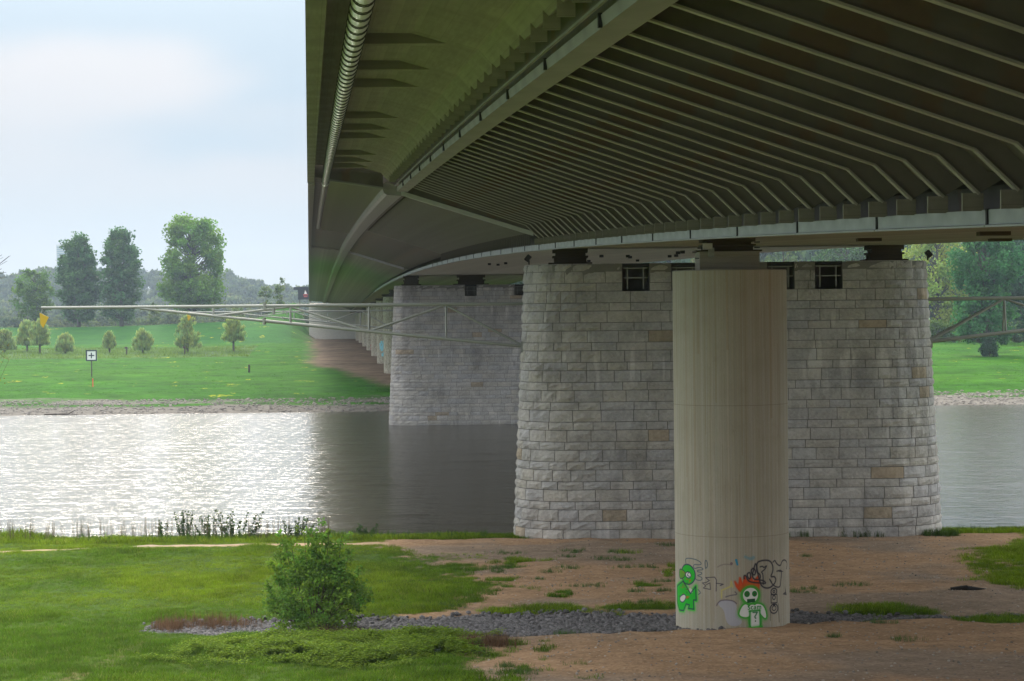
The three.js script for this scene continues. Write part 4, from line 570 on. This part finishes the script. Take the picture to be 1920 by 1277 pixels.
{
  const list = []; let tries = 0;
  while (list.length < 170000 && tries++ < 900000) { const d = 35.5 + 36 * Math.pow(rnd(), 0.85), hw = d * 0.245 + 0.6, x = rr(-hw, hw); const g = grassAmount(x, d); if (g < 0.12 || rnd() > g) continue;
    const t = fbm(x * 0.5, d * 0.35 + 60, 3), u = fbm(x * 0.16 + 20, d * 0.14, 3), lush = smooth(0.35, 0.65, u), k = rr(0.55, 1.35) * (0.62 + 0.7 * fbm(x * 1.5 + 70, d * 0.9, 3)), under = x > -3.5 && d < 69 ? 0.8 : 1, dry = rnd() < 0.08 ? 1 : 0;
    const fringe = d > 69 ? rr(1.2, 2.6) : 1; const s = (0.03 + 0.16 * t * t * fbm(x * 1.1, d * 0.8 + 14, 2)) * rr(0.5, 1.7) * fringe * (x > -4 && d < 69 ? 1.35 : 1);
    list.push({ p: [x, nearY(x, d) - 0.006, -d], s, h: 1, w: 1.15, c: [(0.10 + 0.09 * lush + dry * 0.12) * k, (0.20 + 0.09 * lush + dry * 0.05) * k, (0.008 + dry * 0.05) * k] }); }
  instanced('meadow_grass', tuft(7, 0.55, 0.7), bladeMat, list, 'short bright green grass on the near bank', 'grass');
  const tall = []; for (let i = 0; i < 1500; i++) { const x = rr(-20, 17), d = rr(69.4, 71.3); if (x > -0.9 && x < 14.6) continue; const k = rr(0.7, 1.3); tall.push({ p: [x, nearY(x, d) - 0.02, -d], s: rr(0.15, 0.38) * (x > 0 ? 0.8 : 1) * (fbm(x * 0.8, 1, 2) + 0.35), w: 0.4, c: [0.06 * k, 0.13 * k, 0.02 * k] }); }
  for (let i = 0; i < 900; i++) { const x = rr(8, 15), d = 69 - 0.05 - Math.abs(gauss()) * 0.25; if (fbm(x * 1.4, 4, 2) < 0.5) continue; const k = rr(0.7, 1.3); tall.push({ p: [x, nearY(x, d), -d], s: rr(0.1, 0.3), w: 0.6, c: [0.07 * k, 0.13 * k, 0.025 * k] }); }
  for (let i = 0; i < 120; i++) { const x = rr(-18, -6), d = rr(69.8, 71.2), k = rr(0.7, 1.2); tall.push({ p: [x, nearY(x, d), -d], s: rr(0.5, 0.95), w: 0.16, c: [0.13 * k, 0.11 * k, 0.06 * k] }); }
  instanced('bank_grass', tuft(9, 0.35, 0.45), bladeMat, tall, 'tall ragged grass along the near river edge', 'grass');
  // weed tufts on the bare soil
  const wt = []; for (let i = 0; i < 95; i++) { const x = rr(-2, 11.5), d = rr(36, 66); if (grassAmount(x, d) > 0.5 || rubble(x, d) > 0.4 || (x > 0.5 && d < 44 && rnd() < 0.85) || Math.hypot(x - 4.8, d - 47) < 1.7 || (x > 5.5 && rnd() < 0.7)) continue; const R = rr(0.06, 0.3); for (let q = 0; q < 10 + 120 * R; q++) { const xx = x + gauss() * R * 1.5, dd = d + gauss() * R, k = rr(0.7, 1.3); wt.push({ p: [xx, nearY(xx, dd), -dd], s: rr(0.05, 0.14), w: 0.8, c: [0.08 * k, 0.15 * k, 0.035 * k] }); } }
  instanced('weed_tufts', tuft(8, 0.4, 0.6), bladeMat, wt, 'small weed tufts scattered over the bare brown soil', 'weeds');
  // dry brown growth at the strip's end
  const dr = []; for (let i = 0; i < 1300; i++) { const c = [[-7.7, 47.6, 0.25, 0.5], [-6.7, 47.9, 0.7, 0.45], [-3.9, 45.7, 0.5, 0.25], [-0.6, 43.3, 0.45, 0.4]][i % 4], x = c[0] + gauss() * c[2], d = c[1] + gauss() * c[3], k = rr(0.6, 1.3); dr.push({ p: [x, nearY(x, d), -d], s: rr(0.12, 0.3), w: 0.45, c: [0.17 * k, 0.105 * k, 0.06 * k] }); }
  instanced('dry_stalks', tuft(7, 0.4, 0.5), bladeMat, dr, 'brown dry stalks around the stone strip', 'dry stalks');
  // leafy ground cover
  const leafG = rawGeo((() => { const p = []; for (let i = 0; i < 7; i++) { const a = rnd() * 6.28, x = gauss() * 0.6, y = rr(0.1, 1), z = gauss() * 0.6, w = 0.33, c = Math.cos(a) * w, s = Math.sin(a) * w; p.push(x - c, y, z - s, x + s * 0.6, y + 0.12, z - c * 0.6, x + c, y + 0.05, z + s, x - c, y, z - s, x + c, y + 0.05, z + s, x - s * 0.6, y + 0.12, z + c * 0.6); } return p; })());
  const gc = []; let tr = 0; while (gc.length < 16000 && tr++ < 200000) { const x = rr(-7.5, -0.3), d = rr(38.6, 45.6), m = smooth(1.15, 0.6, Math.hypot((x + 3.6) / 3.4, (d - 42.9) / 2.7) + 0.9 * (fbm(x * 0.8, d * 0.8, 3) - 0.5)); if (rnd() > m * smooth(0.33, 0.5, fbm(x * 2.1 + 3, d * 2.1, 3))) continue; const mound = 0.17 * m * smooth(0.25, 0.6, fbm(x * 1.1 + 5, d * 1.1, 3)), k = rr(0.65, 1.3), y = rnd(); gc.push({ p: [x, nearY(x, d) + mound * Math.sqrt(rnd()), -d], s: 0.045 + 0.1 * rnd() * rnd(), c: [(0.14 + 0.06 * y) * k, (0.25 + 0.04 * y) * k, 0.018 * k] }); }
  instanced('ground_cover', leafG, bladeMat, gc, 'yellow green leafy ground cover mounded beside the stone strip', 'ground cover');
  // stone strip
  const sg = []; for (let v = 0; v < 3; v++) { const g = new THREE.IcosahedronGeometry(1, 1), p = g.attributes.position; for (let i = 0; i < p.count; i++) { const x = p.getX(i), y = p.getY(i), z = p.getZ(i), k = 0.8 + 0.45 * h2(Math.round(x * 9) + v * 77, Math.round(y * 9) * 31 + Math.round(z * 9)); p.setXYZ(i, x * k, y * k * 0.75, z * k); } g.computeVertexNormals(); sg.push(g); }
  for (let v = 0; v < 3; v++) { const st = []; let t = 0; while (st.length < 3600 && t++ < 60000) { const x = rr(-8.4, 12), d = rr(44.6, 50), r = rubble(x, d); if (rnd() > r * r || Math.hypot(x - 4.8, d - 47) < 1.3 || Math.hypot(x + 4.35, d - 46.6) < 0.3) continue; const k = rr(0.5, 1.5); st.push({ p: [x, nearY(x, d) + 0.02, -d], s: rr(0.025, 0.07), rx: gauss() * 0.5, c: [0.12 * k, 0.115 * k, 0.12 * k] }); }
    instanced('rubble_stones', sg[v], new THREE.MeshStandardMaterial({ roughness: 0.9 }), st, 'dark grey rubble stones in the strip around the painted column', 'stones'); }
  const pb = []; for (let i = 0; i < 2600; i++) { const d = 36 + 33 * rnd(), x = rr(-1.5, d * 0.245); if (grassAmount(x, d) > 0.4 || Math.hypot(x - 4.8, d - 47) < 1.4) continue; const k = rr(0.5, 1.6); pb.push({ p: [x, nearY(x, d), -d], s: rr(0.008, 0.03), c: [0.26 * k, 0.23 * k, 0.2 * k] }); }
  instanced('pebbles', sg[0], new THREE.MeshStandardMaterial({ roughness: 0.9 }), pb, 'small pebbles strewn over the bare brown soil', 'pebbles');
  // far meadow tufts and shore stones
  const ft = []; for (let i = 0; i < 42000; i++) { const d = 194 + 185 * Math.pow(rnd(), 1.1), hw = d * 0.25, x = rr(-hw, hw), X = x + 0.095 * d; if (X > -1 && X < 28 && d > 214) continue; const y = farY(x, d); if (y < -0.5) continue; const c = fbm(x * 0.05 + 7, d * 0.12 + 3, 4), k = rr(0.7, 1.25), rough = d > 278 && d < 325 && X < -8 ? 1 : 0; if (fbm(x * 0.22, d * 0.3 + 40, 3) < 0.47 && !rough) continue; ft.push({ p: [x, y - 0.02, -d], s: rr(0.07, 0.17) * (1 + rough * 1.8), w: 1.5, c: [(0.04 + 0.04 * c + 0.07 * rough) * k, (0.16 + 0.06 * c + 0.03 * rough) * k, (0.006 + 0.02 * rough) * k] }); }
  instanced('far_meadow_grass', tuft(7, 0.5, 0.6), bladeMat, ft, 'tussocky green grass on the far river meadow', 'grass');
  const ss = []; for (let i = 0; i < 5000; i++) { const d = rr(186.3, 198), x = rr(-55, 55), y = farY(x, d); if (y > -0.3 || y < WATER) continue; const k = rr(0.6, 1.4); ss.push({ p: [x, y, -d], s: rr(0.05, 0.16), c: [0.2 * k, 0.18 * k, 0.16 * k] }); }
  instanced('shore_stones', sg[1], new THREE.MeshStandardMaterial({ roughness: 0.9 }), ss, 'grey stones along the far waterline', 'stones');
}
// ---------------------------------------------------------------- small things on the banks
{
  const x = -44.95, d = 228, y = farY(x, d) - 0.1, g = thing('cross_sign', 'square white board with a dark plus and dark border on a post', 'sign', [x, y, -d]);
  const top = 3.85 - y, s = 1.18, cy = top - s / 2; const wht = mat(0.8, 0.82, 0.84, { roughness: 0.5 }), dk = mat(0.015, 0.025, 0.06, { roughness: 0.5 });
  mesh('post', rod([0, 0, 0], [0, top - s, 0], 0.07, 8), M.bark, g); const b = mesh('board', box(s, s, 0.05, 0, cy, 0), wht, g);
  for (const k of [-1, 1]) { mesh('border', box(s, 0.13, 0.03, 0, cy + k * (s / 2 - 0.065), 0.036), dk, b); mesh('border', box(0.13, s - 0.26, 0.03, k * (s / 2 - 0.065), cy, 0.036), dk, b); }
  mesh('plus_mark', merge([box(0.6, 0.12, 0.02, 0, cy, 0.034), box(0.12, 0.24, 0.02, 0, cy + 0.18, 0.034), box(0.12, 0.24, 0.02, 0, cy - 0.18, 0.034)]), dk, b);
  const sk = thing('marker_stake', 'thin orange marker stake in the grass below the cross sign', 'stake', onFar(-41.7, 212)); mesh('shaft', box(0.11, 0.85, 0.04, 0, 0.42, 0), mat(0.7, 0.13, 0.06), sk); mesh('tip', new THREE.ConeGeometry(0.06, 0.12, 4).translate(0, 0.9, 0), mat(0.7, 0.13, 0.06), sk);
  const post = (px, pd, h, l, knob) => { const p = thing('meadow_post', l, 'post', onFar(px, pd)); mesh('shaft', rod([0, -0.1, 0], [0.02, h, 0], 0.11, 7, 0.1), mat(0.05, 0.035, 0.035), p); if (knob) mesh('knob', box(0.36, 0.26, 0.3, -0.05, h + 0.08, 0), mat(0.06, 0.03, 0.035), p); else mesh('cap', new THREE.ConeGeometry(0.11, 0.08, 7).translate(0.02, h + 0.04, 0), M.bark, p); };
  post(-52.4, 290, 1.0, 'dark knobbed stake in the long grass between cross sign and round willow', true); post(-44.5, 290, 1.0, 'dark knobbed stake in front of the tall ragged willow', true); post(-29, 235, 0.95, 'plain dark post alone on the meadow nearest the bridge', false);
  // dark board with a sail and red waves beside the far end of the bridge
  const sg = thing('boat_sign', 'dark board with a white sail mark over red lines beside the bridge end', 'sign', [-39.4, farY(-39.4, 402) - 0.2, -402]); const base = 12.1 - sg.position.y; mesh('board', box(2.6, 1.9, 0.1, 0.5, base - 0.95, 0), mat(0.03, 0.035, 0.05), sg); mesh('hood', box(3.4, 0.55, 0.4, 0.1, base + 0.2, 0), mat(0.03, 0.035, 0.05), sg); for (const k of [-0.5, 1.5]) mesh('post', rod([k, 0, -0.1], [k, base, -0.1], 0.08, 6), M.bark, sg);
  mesh('sail_mark', new THREE.ExtrudeGeometry(new THREE.Shape([[0, 0], [0.55, 0], [0.22, 0.75]].map(p => new THREE.Vector2(...p))), { depth: 0.03, bevelEnabled: false }).translate(0.35, base - 0.85, 0.06), mat(0.8, 0.75, 0.78), sg); for (const k of [0, 1]) mesh('red_line', box(0.9 - 0.25 * k, 0.14, 0.03, 0.62, base - 1.02 - 0.32 * k, 0.07), mat(0.6, 0.12, 0.14), sg);
  const ch = thing('charred_log', 'charred piece of wood lying on the bare soil', 'log', [11.15, nearY(11.15, 52.8) + 0.03, -52.8]); mesh('wood', merge([rod([-0.35, 0.01, 0], [0.05, 0.05, 0.05], 0.05, 7, 0.07), rod([0.05, 0.05, 0.05], [0.5, 0.0, -0.05], 0.06, 7, 0.02)]), mat(0.02, 0.018, 0.016), ch); mesh('branch_stub', rod([0.0, 0.05, 0.03], [0.14, 0.1, 0.2], 0.025, 5, 0.01), mat(0.02, 0.018, 0.016), ch);
  const dw = thing('driftwood', 'bent dark branch stranded at the far waterline', 'driftwood', [-40, farY(-40, 187.6) + 0.04, -187.6]); mesh('wood', merge([rod([-1.2, 0, 0], [0.9, 0.02, 0], 0.07, 6), rod([0.9, 0.02, 0], [1.5, 0.35, 0], 0.06, 6, 0.03)]), mat(0.06, 0.045, 0.035), dw);
  const cr = thing('crushed_can', 'small pale crushed can on the grass edge', 'can', [-1.55, nearY(-1.55, 42.2) + 0.03, -42.2]); mesh('can_body', new THREE.CylinderGeometry(0.033, 0.028, 0.12, 10).rotateZ(1.5), mat(0.5, 0.56, 0.62, { roughness: 0.3, metalness: 0.6 }), cr); mesh('rim', new THREE.TorusGeometry(0.03, 0.004, 6, 12).rotateY(1.57).translate(0.06, 0.003, 0), M.galv, cr);
}
renderer.render(scene, camera);
